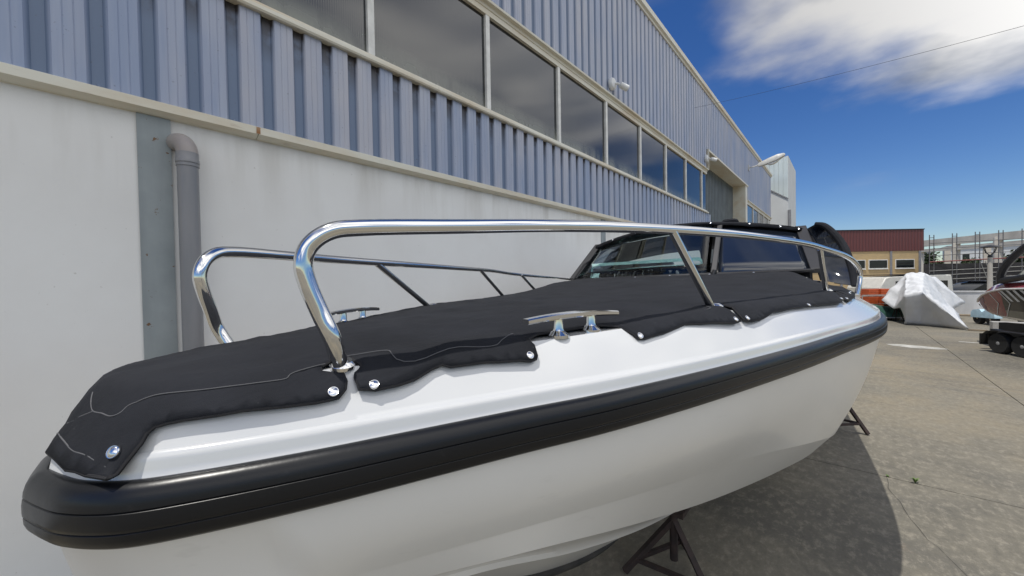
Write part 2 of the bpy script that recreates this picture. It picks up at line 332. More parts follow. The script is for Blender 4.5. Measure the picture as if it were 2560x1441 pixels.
pm = [(4.5,14.25),(4.6,14.02),(4.95,13.82),(5.4,13.86),(5.6,14.02),(5.45,14.22),(5.1,14.33),(4.7,14.36)]
MB().add([(x, y, .004) for x, y in pm], [tuple(range(len(pm)))]).build('paint_mark', 'old_paint', gr, ang=0)
MB().add([(6.0,15.7,.004),(6.35,15.66,.004),(6.35,15.8,.004),(6.0,15.82,.004)], [(0,1,2,3)]).build('paint_mark', 'old_paint', gr, ang=0)
def weed(loc, n, h, label):
    mb = MB()
    for k in range(n):
        a = random.uniform(0, 6.28); L_ = h*random.uniform(.5, 1.1); wv = .006*random.uniform(.7, 1.4); d = Vector((math.cos(a), math.sin(a), 0)); s_ = Vector((-d.y, d.x, 0))*wv; b = Vector(loc)
        p1 = b+d*L_*.3+Vector((0,0,L_*.6)); p2 = b+d*L_*.8+Vector((0,0,L_*.75))
        mb.add([b-s_*.4, b+s_*.4, p1+s_, p1-s_, p2], [(0,1,2,3), (3,2,4)])
    tag(mb.build('weed', 'leaf_green', None, ang=0), label, 'plant')
weed((4.16, 4.87, 0), 16, .07, 'small green weed growing from the slab joint beside the crack')
weed((3.985, 4.86, 0), 9, .025, 'tiny weed sprouting where crack meets slab joint')

# ------------------------------------------------------------------ hangar
H = thing('hangar', 'long blue corrugated metal hangar with white plaster base and window band', 'building', (0, 0, 0))
Y0, YD0, YD1, YE = -6.0, 14.72, 21.45, 29.85
MB().box(-.3, 0, Y0, YD0, 0, 3.10).build('plaster_wall', 'plaster', H, ang=0)
MB().box(-.3, 0, YD1, YE, 0, 3.10).build('plaster_wall', 'plaster', H, ang=0)
prof = [(-.02,3.06),(.035,3.062),(.088,3.085),(.09,3.142),(.084,3.146),(-.02,3.150)]
for a, b in ((Y0, 1.035), (1.04, 7.2), (7.205, 13.2), (13.205, YD0), (YD1, YE)):
    MB().prism(prof, lambda x, z, a=a: (x, a, z), lambda x, z, b=b: (x, b, z)).build('ledge', 'trim', H, ang=0)
MB().box(.0905, .0925, 1.022, 1.05, 3.087, 3.14).build('rust_stain', 'rust_run', H, ang=0)
PT = 1.72/7
def clad_prof():
    p = []; tr, wb = .058, .024; c = PT-tr-2*wb
    y = 0
    p += [(.012, 0), (.012, tr)]
    p += [(.046, tr+wb), (.046, tr+wb+c*.30), (.0425, tr+wb+c*.335), (.046, tr+wb+c*.37), (.046, tr+wb+c*.64), (.0425, tr+wb+c*.675), (.046, tr+wb+c*.71), (.046, tr+wb+c)]
    return p
def sheet_mesh(npitch, h, gap=.0):
    pr = []
    for k in range(npitch):
        for x, y in clad_prof(): pr.append((x, y+k*PT))
    pr.append((.012, npitch*PT)); pr.append((.010, npitch*PT+.012))
    top = [(x, y, h) for x, y in pr]; bot = [(x, y, 0) for x, y in pr]
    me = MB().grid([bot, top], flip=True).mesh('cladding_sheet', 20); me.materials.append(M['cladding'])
    return me
def clad(y0, y1, z0, z1):
    n = int(round((y1-y0)/PT)); k = 0; cache = {}
    while k < n:
        c = min(4, n-k)
        if c not in cache: cache[c] = sheet_mesh(c, z1-z0)
        o = shared('cladding_sheet', cache[c], H, (random.uniform(0, .0025), y0+k*PT, z0)); k += c
MB().box(-.3, .008, Y0, YD0, 3.13, 4.10).build('wall_core', 'steel_grey', H, ang=0)
MB().box(-.3, .008, YD1+.4, YE, 3.13, 4.10).build('wall_core', 'steel_grey', H, ang=0)
MB().box(-.3, .008, Y0, YE, 6.30, 8.28).build('wall_core', 'steel_grey', H, ang=0)
MB().box(-.3, .008, Y0, 14.7, 5.62, 6.30).build('wall_core', 'steel_grey', H, ang=0)
MB().box(-.3, .008, 21.95, YE, 5.62, 6.30).build('wall_core', 'steel_grey', H, ang=0)
yb = .37-1.72*4
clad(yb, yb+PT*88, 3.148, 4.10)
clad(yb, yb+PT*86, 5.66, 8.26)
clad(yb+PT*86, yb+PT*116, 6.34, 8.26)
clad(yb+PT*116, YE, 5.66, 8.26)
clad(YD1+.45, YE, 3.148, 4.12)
# screws along the ledge
scm = MB().lathe([(.011, 0), (.011, .006), (.006, .011)], (0,0,0), (1,0,0), 8).mesh('screw'); scm.materials.append(M['cladding'])
for k in range(0, 88, 3): shared('screw', scm, H, (.012, yb+k*PT+.03, 3.172))
# window band
WB = (4.20, 5.47)
def band(y0, y1, mull, zs, zh):
    sp = [(-.05,zs-.098),(.03,zs-.0985),(.03,zs-.0975),(.085,zs-.10),(.095,zs-.085),(.092,zs-.055),(.04,zs-.035),(.035,zs),(-.05,zs+.004)]
    cuts = [y0]+[c for c in (2.9, 7.9, 12.8) if y0 < c < y1]+[y1]
    for a, b in zip(cuts, cuts[1:]): MB().prism(sp, lambda x, z: (x, a+.002, z), lambda x, z: (x, b-.002, z)).build('sill', 'trim', H, ang=0)
    hp = [(-.05,zh),(.035,zh),(.037,zh+.07),(.05,zh+.075),(.052,zh+.12),(.105,zh+.125),(.11,zh+.155),(.055,zh+.195),(-.05,zh+.20)]
    MB().prism(hp, lambda x, z: (x, y0, z), lambda x, z: (x, y1, z)).build('head_trim', 'trim', H, ang=0)
    mme = MB().box(-.04, .03, -.036, .036, zs-.01, zh+.01).mesh('mullion', 0); mme.materials.append(M['window_white'])
    for y in mull: shared('mullion', mme, H, (0, y, 0))
    ed = [y0-.0]+list(mull)+[y1]; cache = {}
    for a, b in zip(ed, ed[1:]):
        if b-a < .2: continue
        wd = round(b-a-.066, 3)
        if wd not in cache:
            me = MB().box(-.012, 0, 0, wd, 0, zh-zs).mesh('pane', 0); me.materials.append(M['hangar_glass']); cache[wd] = me
        shared('pane', cache[wd], H, (random.uniform(-.012, -.006), a+.033, zs))
band(Y0, YD0-.02, [.37+1.72*k for k in range(-3, 9)], *WB)
band(YD1+.52, YE, [YD1+.52+1.72*k for k in range(0, 5)], *WB)
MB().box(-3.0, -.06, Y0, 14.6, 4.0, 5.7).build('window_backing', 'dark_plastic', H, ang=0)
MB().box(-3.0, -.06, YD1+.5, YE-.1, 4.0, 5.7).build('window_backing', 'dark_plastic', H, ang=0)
# eaves
for a, b in ((Y0, 3.0), (3.0, 9.5), (9.5, 16), (16, 23), (23, YE+.05)):
    ep = [(-.3,8.24),(.075,8.24),(.08,8.30),(.13,8.31),(.135,8.43),(.10,8.45),(-.3,8.47)]
    MB().prism(ep, lambda x, z: (x, a+.002, z), lambda x, z: (x, b-.002, z)).build('eaves_trim', 'trim', H, ang=0)
MB().box(-14, -.3, Y0, YE, 8.2, 8.46).build('roof', 'grey_metal', H, ang=0)
MB().box(-14, -.31, YE-.1, YE, 0, 8.2).build('end_wall', 'cladding', H, ang=0)
# door recess
MB().box(-.62, .10, YD0+.03, YD1+.5, 6.27, 6.335).build('door_head', 'trim', H, ang=0, bevel=.004)
MB().box(.045, .10, YD0+.01, YD0+.035, 5.62, 6.36).build('door_head', 'trim', H, ang=0)
MB().box(-.6, .055, YD1, YD1+.44, 0, 5.66).build('door_jamb', 'trim', H, ang=0)
MB().box(-.6, .055, YD1+.001, YD1+.44, 5.661, 6.268).build('door_jamb', 'trim', H, ang=0)
MB().box(-.6, -.02, YD0-.04, YD0+.02, 0, 6.268).build('door_jamb', 'black_metal', H, ang=0)
pr = []
y = YD0
dm = MB()
def door_leaf(w_):
    pr = []; y = 0; 
    while y < w_-.001:
        pr += [(-.52, y), (-.52, y+.10), (-.485, y+.125), (-.485, y+.215), (-.52, y+.24)]; y += .24
    me = MB().grid([[(x, y, 0) for x, y in pr], [(x, y, 6.27) for x, y in pr]], flip=True).mesh('door_panel', 20); me.materials.append(M['door_grey']); return me
dl = door_leaf(1.68)
for k in range(4): shared('door_panel', dl, H, (0, YD0+.02+k*1.685, 0))
# columns and pipes
for y in (.326, 6.99): MB().box(-.1, .014, y, y+.178, 0, 3.06).build('steel_column', 'steel_grey', H, ang=0)
dp = MB().tube([(.13, .575, 0), (.13, .575, 2.76)], .062, 24).build('downpipe', 'pvc_pipe', H)
el = [(.13, .575, 2.80)]+[(.13-.09+.09*math.cos(a), .575-.035*(1-math.cos(a)), 2.80+.10*math.sin(a)) for a in [i*math.pi/16 for i in range(1, 9)]]+[(-.04, .54, 2.905)]
MB().tube(el, .064, 24).build('elbow', 'pvc_elbow', dp)
MB().lathe([(.063, 0), (.067, .002), (.067, .02), (.064, .024), (.069, .028), (.069, .05), (.0655, .055), (.0655, .10)], (.13, .575, 2.71), (0,0,1), 28).build('collar', 'pvc_pipe', dp)

# white annex past the hangar
AX = thing('annex', 'pale white block standing just past the end of the blue hangar', 'building', (0, 31, 0))
MB().prism([(-9,0),(.86,0),(.86,9.75),(-.9,9.5),(-9,9.0)], lambda x, z: (x, 0, z), lambda x, z: (x, 5, z)).build('wall', 'annex_white', AX, ang=0)
apn = MB()
for k in range(9):
    x0 = -1.4+k*.25; zb_ = 8.6-(x0+1.4)*.72
    apn.add([(x0,-.03,zb_),(x0+.21,-.03,zb_-.151),(x0+.21,-.03,9.7),(x0,-.03,9.66)], [(0,1,2,3)]); apn.add([(x0+.21,-.03,zb_-.151),(x0+.25,-.006,zb_-.18),(x0+.25,-.006,9.7),(x0+.21,-.03,9.7)], [(0,1,2,3)])
apn.build('upper_panel', 'annex_panel', AX, ang=0)
MB().obox((-.27,-.045,7.76), (1,0,-.72), (0,1,0), (.72,0,1), 1.4, .012, .03).build('flashing', 'grey_metal', AX, ang=0)
MB().tube([(.92,-.05,0),(.92,-.05,6.2)], .09, 12).build('downpipe', 'grey_metal', AX)

# wall-mounted lamp
WL = thing('wall_lamp', 'pale grey street lantern head on a short arm near the hangar eaves', 'lamp', (.045, 22.3, 7.3))
MB().box(0, .03, -.09, .09, -.16, .13).build('wall_plate', 'lamp_grey', WL, ang=0, bevel=.006)
MB().tube([(.02,0,-.02),(.25,0,.0),(.5,0,.06)], .03, 10).build('arm', 'lamp_grey', WL)
hd = MB(); rows = []
for x, hw, zt, zb2 in ((.42,.07,.12,-.04),(.55,.10,.17,-.03),(.85,.15,.27,.02),(1.2,.17,.37,.11),(1.45,.12,.38,.24),(1.5,.04,.35,.29)):
    rows.append([(x,-hw,zb2),(x,-hw*1.02,(zt+zb2)/2),(x,-hw*.6,zt),(x,hw*.6,zt),(x,hw*1.02,(zt+zb2)/2),(x,hw,zb2),(x,-hw,zb2)])
hd.grid(rows); hd.add(rows[0][:6], [(0,1,2,3,4,5)]); hd.add(rows[-1][:6], [(0,1,2,3,4,5)])
hd.build('housing', 'lamp_grey', WL, ang=50)
MB().prism([(.78,.0),(.9,-.05),(1.05,-.03),(1.2,.05),(1.26,.12)], lambda x, z: (x,-.11,z-.005), lambda x, z: (x,.11,z-.005)).build('lens', 'window_white', WL)
# security cameras
def seccam(loc, d, label, black):
    S = thing('security_camera', label, 'camera', loc, 'security cameras on the hangar')
    MB().lathe([(.115,0),(.12,.015),(.12,.05),(.105,.075),(.06,.09)], (0,0,0), (1,0,0), 28).build('base', 'white_plastic', S)
    MB().tube([(.07,0,0),(.13,.05,-.005),(.15,.11,-.01)], .022, 10).build('bracket', 'white_plastic', S)
    d = Vector(d).normalized(); b = MB().lathe([(.045,0),(.058,.006),(.060,.02),(.066,.19),(.060,.192)], (.15,.10,-.01), d, 24).build('housing', 'white_plastic', S)
    MB().lathe([(.050,.193),(.048,.196)], (.15,.10,-.01), d, 24).build('lens', black, b)
seccam((.055, 7.40, 5.86), (.45, .8, -.28), 'white dome-based security camera above the window band nearest the boat', 'white_plastic')
seccam((.055, 14.45, 5.95), (.65, .55, -.25), 'small white security camera beside the hangar door head', 'lens_black')
# overhead cable
a, b = Vector((.05, 13.2, 7.28)), Vector((9.0, 8.3, 5.1))
cb = [a.lerp(b, k/30)-Vector((0, 0, .12*4*(k/30)*(1-k/30))) for k in range(31)]
tag(MB().tube(cb, .0032, 6).build('overhead_cable', 'wire'), 'thin dark overhead cable strung across the sky from the hangar', 'cable')

# ------------------------------------------------------------------ main boat (local: x = toward camera side, y = aft, z = up)
K = 1.1111
ph, al = R(-6), R(1.0)
A_ = Vector((math.sin(ph), math.cos(ph), 0)); N_ = Vector((math.cos(ph)*math.cos(al), -math.sin(ph)*math.cos(al), math.sin(al))); U_ = N_.cross(A_)
BM = Matrix((N_, A_, U_)).transposed().to_4x4(); BM.translation = (2.8556, -.0444, -.3722)
BT = thing('motorboat', 'white motorboat with black rub rail on stands, bow toward the camera', 'boat', mat=BM)
def P3(v, u, w_): return (v*K, u*K, w_*K)
def spl(pts, n=8):
    P = np.array(pts, float); P = np.vstack([2*P[0]-P[1], P, 2*P[-1]-P[-2]]); out = []
    for i in range(1, len(P)-2):
        p0, p1, p2, p3 = P[i-1:i+3]
        t0 = 0; t1 = t0+max(1e-4, np.linalg.norm(p1-p0)**.5); t2 = t1+max(1e-4, np.linalg.norm(p2-p1)**.5); t3 = t2+max(1e-4, np.linalg.norm(p3-p2)**.5)
        for t in np.linspace(t1, t2, n, endpoint=False):
            A1 = (t1-t)/(t1-t0)*p0+(t-t0)/(t1-t0)*p1; A2 = (t2-t)/(t2-t1)*p1+(t-t1)/(t2-t1)*p2; A3 = (t3-t)/(t3-t2)*p2+(t-t2)/(t3-t2)*p3
            B1 = (t2-t)/(t2-t0)*A1+(t-t0)/(t2-t0)*A2; B2 = (t3-t)/(t3-t1)*A2+(t-t1)/(t3-t1)*A3
            out.append((t2-t)/(t2-t1)*B1+(t-t1)/(t2-t1)*B2)
    out.append(P[-2]); return np.array(out)
OUT = [(0,.018),(.045,.0265),(.085,.037),(.12,.055),(.148,.077),(.186,.127),(.257,.243),(.295,.314),(.407,.526),(.494,.683),(.61,.93),(.723,1.198),(.85,1.52),(.974,1.868),(1.08,2.16),(1.149,2.38),(1.21,2.65),(1.255,3.0),(1.285,3.6),(1.29,4.5),(1.27,6.2)]
OL = spl(OUT, 8)
_a, _ab = OL[:-1], OL[1:]-OL[:-1]; _l2 = (_ab**2).sum(1)
def dist(v, u):
    p = np.array([abs(v), u]); t = np.clip(((p-_a)*_ab).sum(1)/_l2, 0, 1); q = _a+t[:, None]*_ab
    d = np.hypot(*(p-q).T); i = d.argmin(); c = _ab[i][0]*(p-_a[i])[1]-_ab[i][1]*(p-_a[i])[0]
    return d[i]*(1 if c > 0 else -1)
def ss(a, b, x):
    t = min(1, max(0, (x-a)/(b-a))); return t*t*(3-2*t)
WR = 1.76
def DDW(u): return float(np.interp(u, [0,.3,1.3,2.5,3.5,6.2], [.05,.058,.085,.15,.17,.17]))
def DDH(u): return float(np.interp(u, [0,.1,.3,1.3,2.5,3.5,6.2], [.105,.105,.104,.13,.135,.135,.135]))
def prof_w(d, u):
    wd, h = DDW(u), DDH(u); fl = .012
    if d <= 0: return WR+d
    if d < .005: return WR+.026*(d/.005)
    if d < fl:
        t = (d-.005)/(fl-.005); return WR+.026+.007*(1-(1-t)**2)
    if d < wd:
        t = (d-fl)/(wd-fl); return WR+.033+(h-.033)*(t*1.10-.10*t**3)
    e = d-wd
    return WR+h+.018*ss(0, .3, e)+.098*ss(1.9, 3.55, u)*ss(0, .3, e)
def deck(v, u): return prof_w(dist(v, u), u)
# outline loop near stern -> bow -> far stern with outward normals
full = [(p[0], p[1]) for p in OL[::-1]]+[(-p[0], p[1]) for p in OL[1:]]
nrm = []
for i in range(len(full)):
    a = Vector(full[max(0, i-1)]); b = Vector(full[min(len(full)-1, i+1)]); d = (b-a).normalized(); nn = Vector((-d.y, d.x))
    nrm.append(nn if nn.dot(Vector(full[i])-Vector((0, 2.5 if full[i][1] < 2.5 else full[i][1]))) > 0 else -nn)
def rail_sweep(sec, mb=None):
    rows = [[P3(p[0]+n.x*o, p[1]+n.y*o, z) for o, z in sec] for p, n in zip(full, nrm)]
    return (mb or MB()).grid(rows)
# hull
KEY = [((0,.018),(0,.05,1.55),(0,.09,1.47),(0,.11,1.43)), ((.12,.055),(.09,.10,1.545),(.08,.15,1.465),(0,.19,1.38)), ((.186,.127),(.15,.18,1.53),(.135,.23,1.455),(0,.30,1.31)),
 ((.257,.243),(.215,.33,1.515),(.195,.39,1.44),(0,.48,1.22)), ((.407,.526),(.35,.6,1.49),(.33,.65,1.405),(0,.8,1.09)), ((.61,.93),(.50,.98,1.435),(.43,1.05,1.285),(0,1.2,.87)),
 ((.85,1.52),(.70,1.58,1.34),(.56,1.68,1.10),(0,1.8,.62)), ((1.08,2.16),(.91,2.2,1.22),(.76,2.3,1.0),(0,2.35,.50)), ((1.21,2.65),(1.02,2.7,1.11),(.93,2.75,.975),(0,2.8,.47)),
 ((1.285,3.6),(1.10,3.6,.97),(1.07,3.6,.91),(0,3.6,.45)), ((1.27,6.2),(1.11,6.2,.95),(1.08,6.2,.90),(0,6.2,.45))]
S_ = spl([(*k[0], 1.69) for k in KEY], 8); K1 = spl([k[1] for k in KEY], 8); K2 = spl([k[2] for k in KEY], 8); KL = spl([k[3] for k in KEY], 8)
def hull_rows(sgn):
    rows = []
    for i in range(len(S_)):
        s, a, b, k = S_[i], K1[i], K2[i], KL[i]; row = []
        fl = min(1, i/40)
        for q in np.linspace(0, 1, 9):
            p = s*(1-q)+a*q; bul = math.sin(q*math.pi)*(.022*fl if fl > .5 else -.012*(1-fl)); row.append((p[0]+bul*min(1, i/6), p[1], p[2]))
        a2 = np.array([a[0]-.004*min(1, i/6), a[1], a[2]-.002]); cuts = [len(row)]
        for q in np.linspace(0, 1, 6): p = a2*(1-q)+b*q; row.append(tuple(p))
        cuts.append(len(row)); fx = min(1, i/12); ins = .05*fx*min(1, b[0]/.3+.1)
        row.append(tuple(b)); row.append((b[0]-ins, b[1], b[2]-.002*fx)); cuts.append(len(row))
        b2 = np.array([b[0]-ins, b[1], b[2]-.002*fx])
        for q in (0, .15, .3, .42): p = b2*(1-q)+k*q; row.append(tuple(p))
        p = b2*.56+k*.44; row.append((p[0], p[1], p[2]-.014*fx)); p = b2*.52+k*.48; row.append((p[0], p[1], p[2]-.002*fx))
        for q in (.65, .85, .965, 1): p = b2*(1-q)+k*q; row.append((max(0, p[0]), p[1], p[2]))
        rows.append([(sgn*x*K, y*K, z*K) for x, y, z in row])
    return rows, cuts
hb = MB()
for sgn in (1, -1):
    rw, cuts = hull_rows(sgn)
    for c0, c1 in zip([0]+cuts, cuts+[len(rw[0])]): hb.grid([r[c0:c1] for r in rw])
    hb.add(rw[-1]+[(0, 6.2*K, 1.69*K)], [tuple(range(len(rw[-1])+1))])
hull = hb.build('hull', 'hull_gelcoat', BT, ang=28)
kp = [(0, p[1]*K, p[2]*K-.004) for p in KL[28:]]
MB().tube(kp, .022, 8).build('keel_guard', 'antifoul_keel', hull)
# deck shell
dk = MB(); rows = []
DS = [-.004, 0, .0025, .0042, .005, .006, .0075, .0095, .012, .016, .02]
for p, n in zip(full, nrm):
    r = []; u0 = p[1]; wd = DDW(u0)
    for d in DS+[.012+(wd-.012)*q for q in (.25, .45, .65, .85, .94, 1.0)]+[wd+.006, wd+.02]:
        r.append((p[0]-n.x*d, p[1]-n.y*d, prof_w(d, u0)))
    rows.append([P3(*q) for q in r])
dk.grid(rows)
nf = len(full); mid = nf//2; cen = []
for i in range(mid+1):
    a, b = rows[i][-1], rows[nf-1-i][-1]; rr = []
    for q in np.linspace(0, 1, 15):
        v, u = (a[0]*(1-q)+b[0]*q)/K, (a[1]*(1-q)+b[1]*q)/K
        e = min(q, 1-q)*abs(a[0]-b[0])/K
        zc_ = (a[2]*(1-q)+b[2]*q)/K + .012*ss(0, .3, e) + .098*ss(1.9, 3.55, u)*ss(0, .3, e) - .0
        rr.append(P3(v, u, zc_))
    cen.append(rr)
dk.grid(cen)
dk.build('deck', 'gelcoat', BT, ang=40)
# rub rail, three lobes
sec = [(-.006,1.752),(-.0055,1.7615),(-.002,1.7640),(.004,1.7645),(.011,1.7625),(.0175,1.7578),(.0222,1.7510),(.0246,1.7430),(.0254,1.7364),(.0232,1.7350),(.0257,1.7336),(.0266,1.7270),(.0266,1.7165),(.0261,1.7120),(.0240,1.7107),(.0257,1.7094),(.0252,1.7020),(.0225,1.6945),(.0155,1.6893),(.006,1.687),(-.006,1.687)]
rail_sweep([(o*.86, z) for o, z in sec]).build('rub_rail', 'rub_rubber', BT, ang=50)
# hand rails
RL = [(.217,.303,1.858),(.2335,.281,1.912),(.225,.267,1.955),(.219,.2545,1.995),(.2165,.249,2.025),(.2185,.2545,2.049),(.226,.268,2.067),(.236,.288,2.079),(.251,.318,2.084),(.323,.477,2.095),(.416,.684,2.108),(.539,1.046,2.124),(.688,1.485,2.132),(.891,2.139,2.13),(.971,2.40,2.117),(1.076,2.65,2.086),(1.135,2.83,2.052),(1.166,2.93,2.012),(1.172,2.96,1.985),(1.166,2.95,1.925),(1.155,2.94,1.87)]
RLs = spl(RL, 5)
PST = [((.552,1.083,2.122), (.622,1.30,1.878)), ((.955,2.384,2.114), (.985,2.51,1.88))]
for sgn in (1, -1):
    path = [P3(sgn*p[0], p[1], p[2]) for p in RLs]
    if sgn < 0:
        path = [P3(-p[0], p[1], p[2]) for p in spl(RL[:9]+[(.323,.477,2.087),(.416,.684,2.089),(.539,1.046,2.091),(.688,1.485,2.093),(.891,2.139,2.092),(1.0,2.5,2.08),(1.06,3.0,2.06),(1.09,3.4,2.045),(1.09,3.7,2.03),(1.06,3.95,2.01)], 5)]
        MB().tube([P3(-1.026, 2.7, 2.07), P3(-1.03, 3.0, 1.89)], .0118*K, 12).build('rail_post', 'chrome', BT)
    hr = MB().tube(path, .0132*K*1.0, 18).build('hand_rail', 'chrome', BT)
    for (t_, b_) in (PST if sgn > 0 else [((.484,.874,2.089), (.60,1.27,1.878)), ((.822,1.912,2.090), (.95,2.36,1.88))]):
        MB().tube([P3(sgn*t_[0], t_[1], t_[2]), P3(sgn*b_[0], b_[1], b_[2])], .0118*K, 16).build('rail_post', 'chrome', hr)
        z0 = deck(b_[0], b_[1]); MB().lathe([(.027*K, -.004), (.027*K, .002), (.021*K, .007), (.0145*K, .012)], P3(sgn*b_[0]*1.0, b_[1], z0+.008), (0, -.1, 1), 24).build('base_flange', 'chrome', hr)
    b_ = RL[0]; MB().lathe([(.0195*K, -.004), (.0195*K, .002), (.0165*K, .005), (.0145*K, .009)], P3(sgn*.2195, .3035, deck(.2195, .3035)+.004), (sgn*.25, -.1, 1), 28).build('base_flange', 'chrome', hr)
# cleats
def cleat(sgn):
    c0, c1 = Vector((.404, .684)), Vector((.437, .778)); ax = (c1-c0).normalized()
    root = None; cz = deck(.42, .73)
    rows = []; cc = (c0+c1)/2; tl = .137; sd_ = Vector((ax.y, -ax.x))
    for s in np.linspace(-1, 1, 15):
        p = cc+ax*(tl*s); zz = cz+.0425-.006*s*s; hw = .0125*(1-.12*s*s); th = .0066*(1-.15*s*s)
        rows.append([P3(sgn*(p.x+sd_.x*a*hw), p.y+sd_.y*a*hw, zz+b*th) for a, b in ((-.75,1),(.75,1),(1,.55),(1,-.55),(.75,-1),(-.75,-1),(-1,-.55),(-1,.55),(-.75,1))])
    hn = MB().grid(rows); hn.add(rows[0][:8], [tuple(range(8))]); hn.add(rows[-1][:8], [tuple(range(8))])
    root = hn.build('cleat', 'chrome', BT, ang=30)
    for c in (c0, c1):
        z0 = deck(c.x, c.y)
        MB().lathe([(.0235*K, -.003), (.0235*K, .004), (.018*K, .009), (.0125*K, .014), (.0112*K, .02), (.0112*K, .046*K)], P3(sgn*c.x, c.y, z0), (0, 0, 1), 8 if False else 24).build('stanchion', 'chrome', root)
for sgn in (1, -1): cleat(sgn)
# foredeck cover ------------------------------------------------------------
EDGE = [(0,0.0185),(0.0676,0.0278),(0.107,0.0395),(0.1440,0.0515),(0.1435,0.0535),(0.144,0.059),(0.1443,0.0814),(0.1394,0.0875),(0.142,0.095),(0.1491,0.1046),(0.1591,0.1189),(0.1795,0.1482),(0.2096,0.1961),(0.2397,0.2499),(0.2519,0.276),(0.2498,0.2885),(0.2429,0.2944),(0.2324,0.2959),(0.2239,0.2833),(0.2137,0.272),(0.2072,0.2743),(0.2022,0.2953),(0.2118,0.3243),(0.2394,0.3248),(0.2423,0.3187),(0.243,0.311),(0.2466,0.3076),(0.2614,0.3044),(0.2763,0.3227),(0.2905,0.3532),(0.2988,0.3806),(0.3048,0.4125),(0.3115,0.4314),(0.3222,0.4417),(0.3531,0.5017),(0.4008,0.5769),(0.4046,0.5898),(0.4025,0.5966),(0.39,0.606),(0.3799,0.6047),(0.3775,0.6066),(0.3773,0.65),(0.3883,0.69),(0.4186,0.7567),(0.4436,0.8017),(0.478,0.8339),(0.5108,0.8472),(0.5218,0.8492),(0.5314,0.8663),(0.5574,0.9372),(0.5867,1.0321),(0.6202,1.0961),(0.6848,1.2209),(0.6953,1.2515),(0.6877,1.2626),(0.665,1.262),(0.645,1.262),(0.616,1.268),(0.596,1.295),(0.602,1.327),(0.63,1.337),(0.652,1.312),(0.6894,1.2811),(0.7028,1.274),(0.7211,1.3042),(0.7382,1.3568),(0.7701,1.4769),(0.8293,1.668),(0.8794,1.816),(0.9174,1.9235),(1.0099,2.1691),(1.0133,2.2041),(1.024,2.2553),(1.012,2.4),(0.985,2.475),(0.965,2.525),(1.0931,2.5159),(1.018,2.45),(1.0337,2.2886),(1.046,2.2977),(1.099,2.5663),(1.125,2.78),(1.14,2.93),(1.13,3.02),(1.115,3.2),(1.075,3.42),(1.03,3.62),(0.99,3.66),(0.6,3.54),(0.3,3.46),(0,3.43)]
poly = EDGE+[(-v, u) for v, u in EDGE[-2:0:-1]]
pts = [Vector(p) for p in poly]; ne = len(pts)
# refine long boundary segments
bp = []
for i in range(ne):
    a, b = pts[i], pts[(i+1) % ne]; k = max(1, int((b-a).length/.02)); bp += [a.lerp(b, q/k) for q in range(k)]
pa = np.array([(p.x, p.y) for p in bp]); pb = np.roll(pa, -1, 0)
def inside(p):
    x, y = p; c = ((pa[:, 1] > y) != (pb[:, 1] > y)); xx = (pb[:, 0]-pa[:, 0])*(y-pa[:, 1])/np.where(pb[:, 1] == pa[:, 1], 1e-9, pb[:, 1]-pa[:, 1])+pa[:, 0]
    return (np.count_nonzero(c & (x < xx)) % 2) == 1
def bd(p):
    ab = pb-pa; t = np.clip(((np.array(p)-pa)*ab).sum(1)/np.maximum((ab*ab).sum(1), 1e-12), 0, 1); q = pa+t[:, None]*ab; return np.hypot(*(np.array(p)-q).T).min()
ip = []
u = .02
while u < 3.6:
    st = .0085 if u < .34 else (.013 if u < 1.4 else .024)
    v = -1.2
    while v < 1.2:
        near = v > 0
        d = dist(v, u)
        step = st if d < DDW(u)+.05 else st*2.2
        if d > -.01:
            p = (v+random.uniform(-.2, .2)*step, u+random.uniform(-.2, .2)*st)
            if inside(p) and bd(p) > st*.45 and (d < DDW(u)+.05 or random.random() < .62): ip.append(Vector(p))
        v += step
    u += st
n0 = len(bp)
res = delaunay_2d_cdt(bp+ip, [(i, (i+1) % n0) for i in range(n0)], [], 1, 1e-6)
V2, F2 = res[0], res[2]
def cover_w(v, u, wr=True):
    d = dist(v, u); wd = DDW(u); fl = max(0., 1-d/wd)
    off = .0085+.017*ss(.1, .9, fl)*(.9+.4*noise.noise((v*9, u*9, 1.)))*ss(.03, .12, u)
    if d < .012: base = WR+.002+.031*ss(-.010, .012, d)
    else: base = prof_w(d, u)
    # round the fold
    h = 0
    for k_, w_ in ((-.015, 1), (0, 2), (.015, 1)): h += w_*prof_w(max(.012, d+k_), u)
    if abs(d-wd) < .03 and u < 3.: base = h/4
    wv = 0
    if wr:
        wv += .0055*noise.noise((v*5+3, u*2.2, .3))+.003*noise.noise((v*13, u*5, 4.1))
        wv += .0022*noise.noise(((v-u*.35)*34, u*7, 2.2))*ss(.0, .25, d)
        wv += .0030*max(0., 1-abs(noise.noise((v*3.1+u*1.7, u*1.3-v, 7.)))*9)+.0022*max(0., 1-abs(noise.noise((v*6-u*2, u*2.6+v, 11.)))*7)
        wv += .0025*ss(.5, 1, fl)*noise.noise((u*22, v*3, 9.))
        wv += -.0045*math.exp(-((v-.275)/.028)**2-((u-.41)/.04)**2)+.006*math.exp(-((v-.30)/.03)**2-((u-.46)/.06)**2)
        wv += .016*math.exp(-((v)/.12)**2-((u-.36)/.13)**2)
    return base+off+wv
cvo = thing('boat_cover', 'black fitted canvas cover snapped over the foredeck of the white motorboat', 'cover', mat=BM)
cm = MB(); cm.v = [P3(p.x, p.y, cover_w(p.x, p.y)) for p in V2]; cm.f = [tuple(f) for f in F2]; cm.mi = [0]*len(cm.f)
co = cm.build('canvas', 'canvas', cvo, ang=80)
sm = co.modifiers.new('solid', 'SOLIDIFY'); sm.thickness = .003; sm.offset = 1
MB().tube([P3(p.x, p.y, cover_w(p.x, p.y)) for p in bp[:]], .0030, 6, closed=True).build('edge_binding', 'binding', cvo)
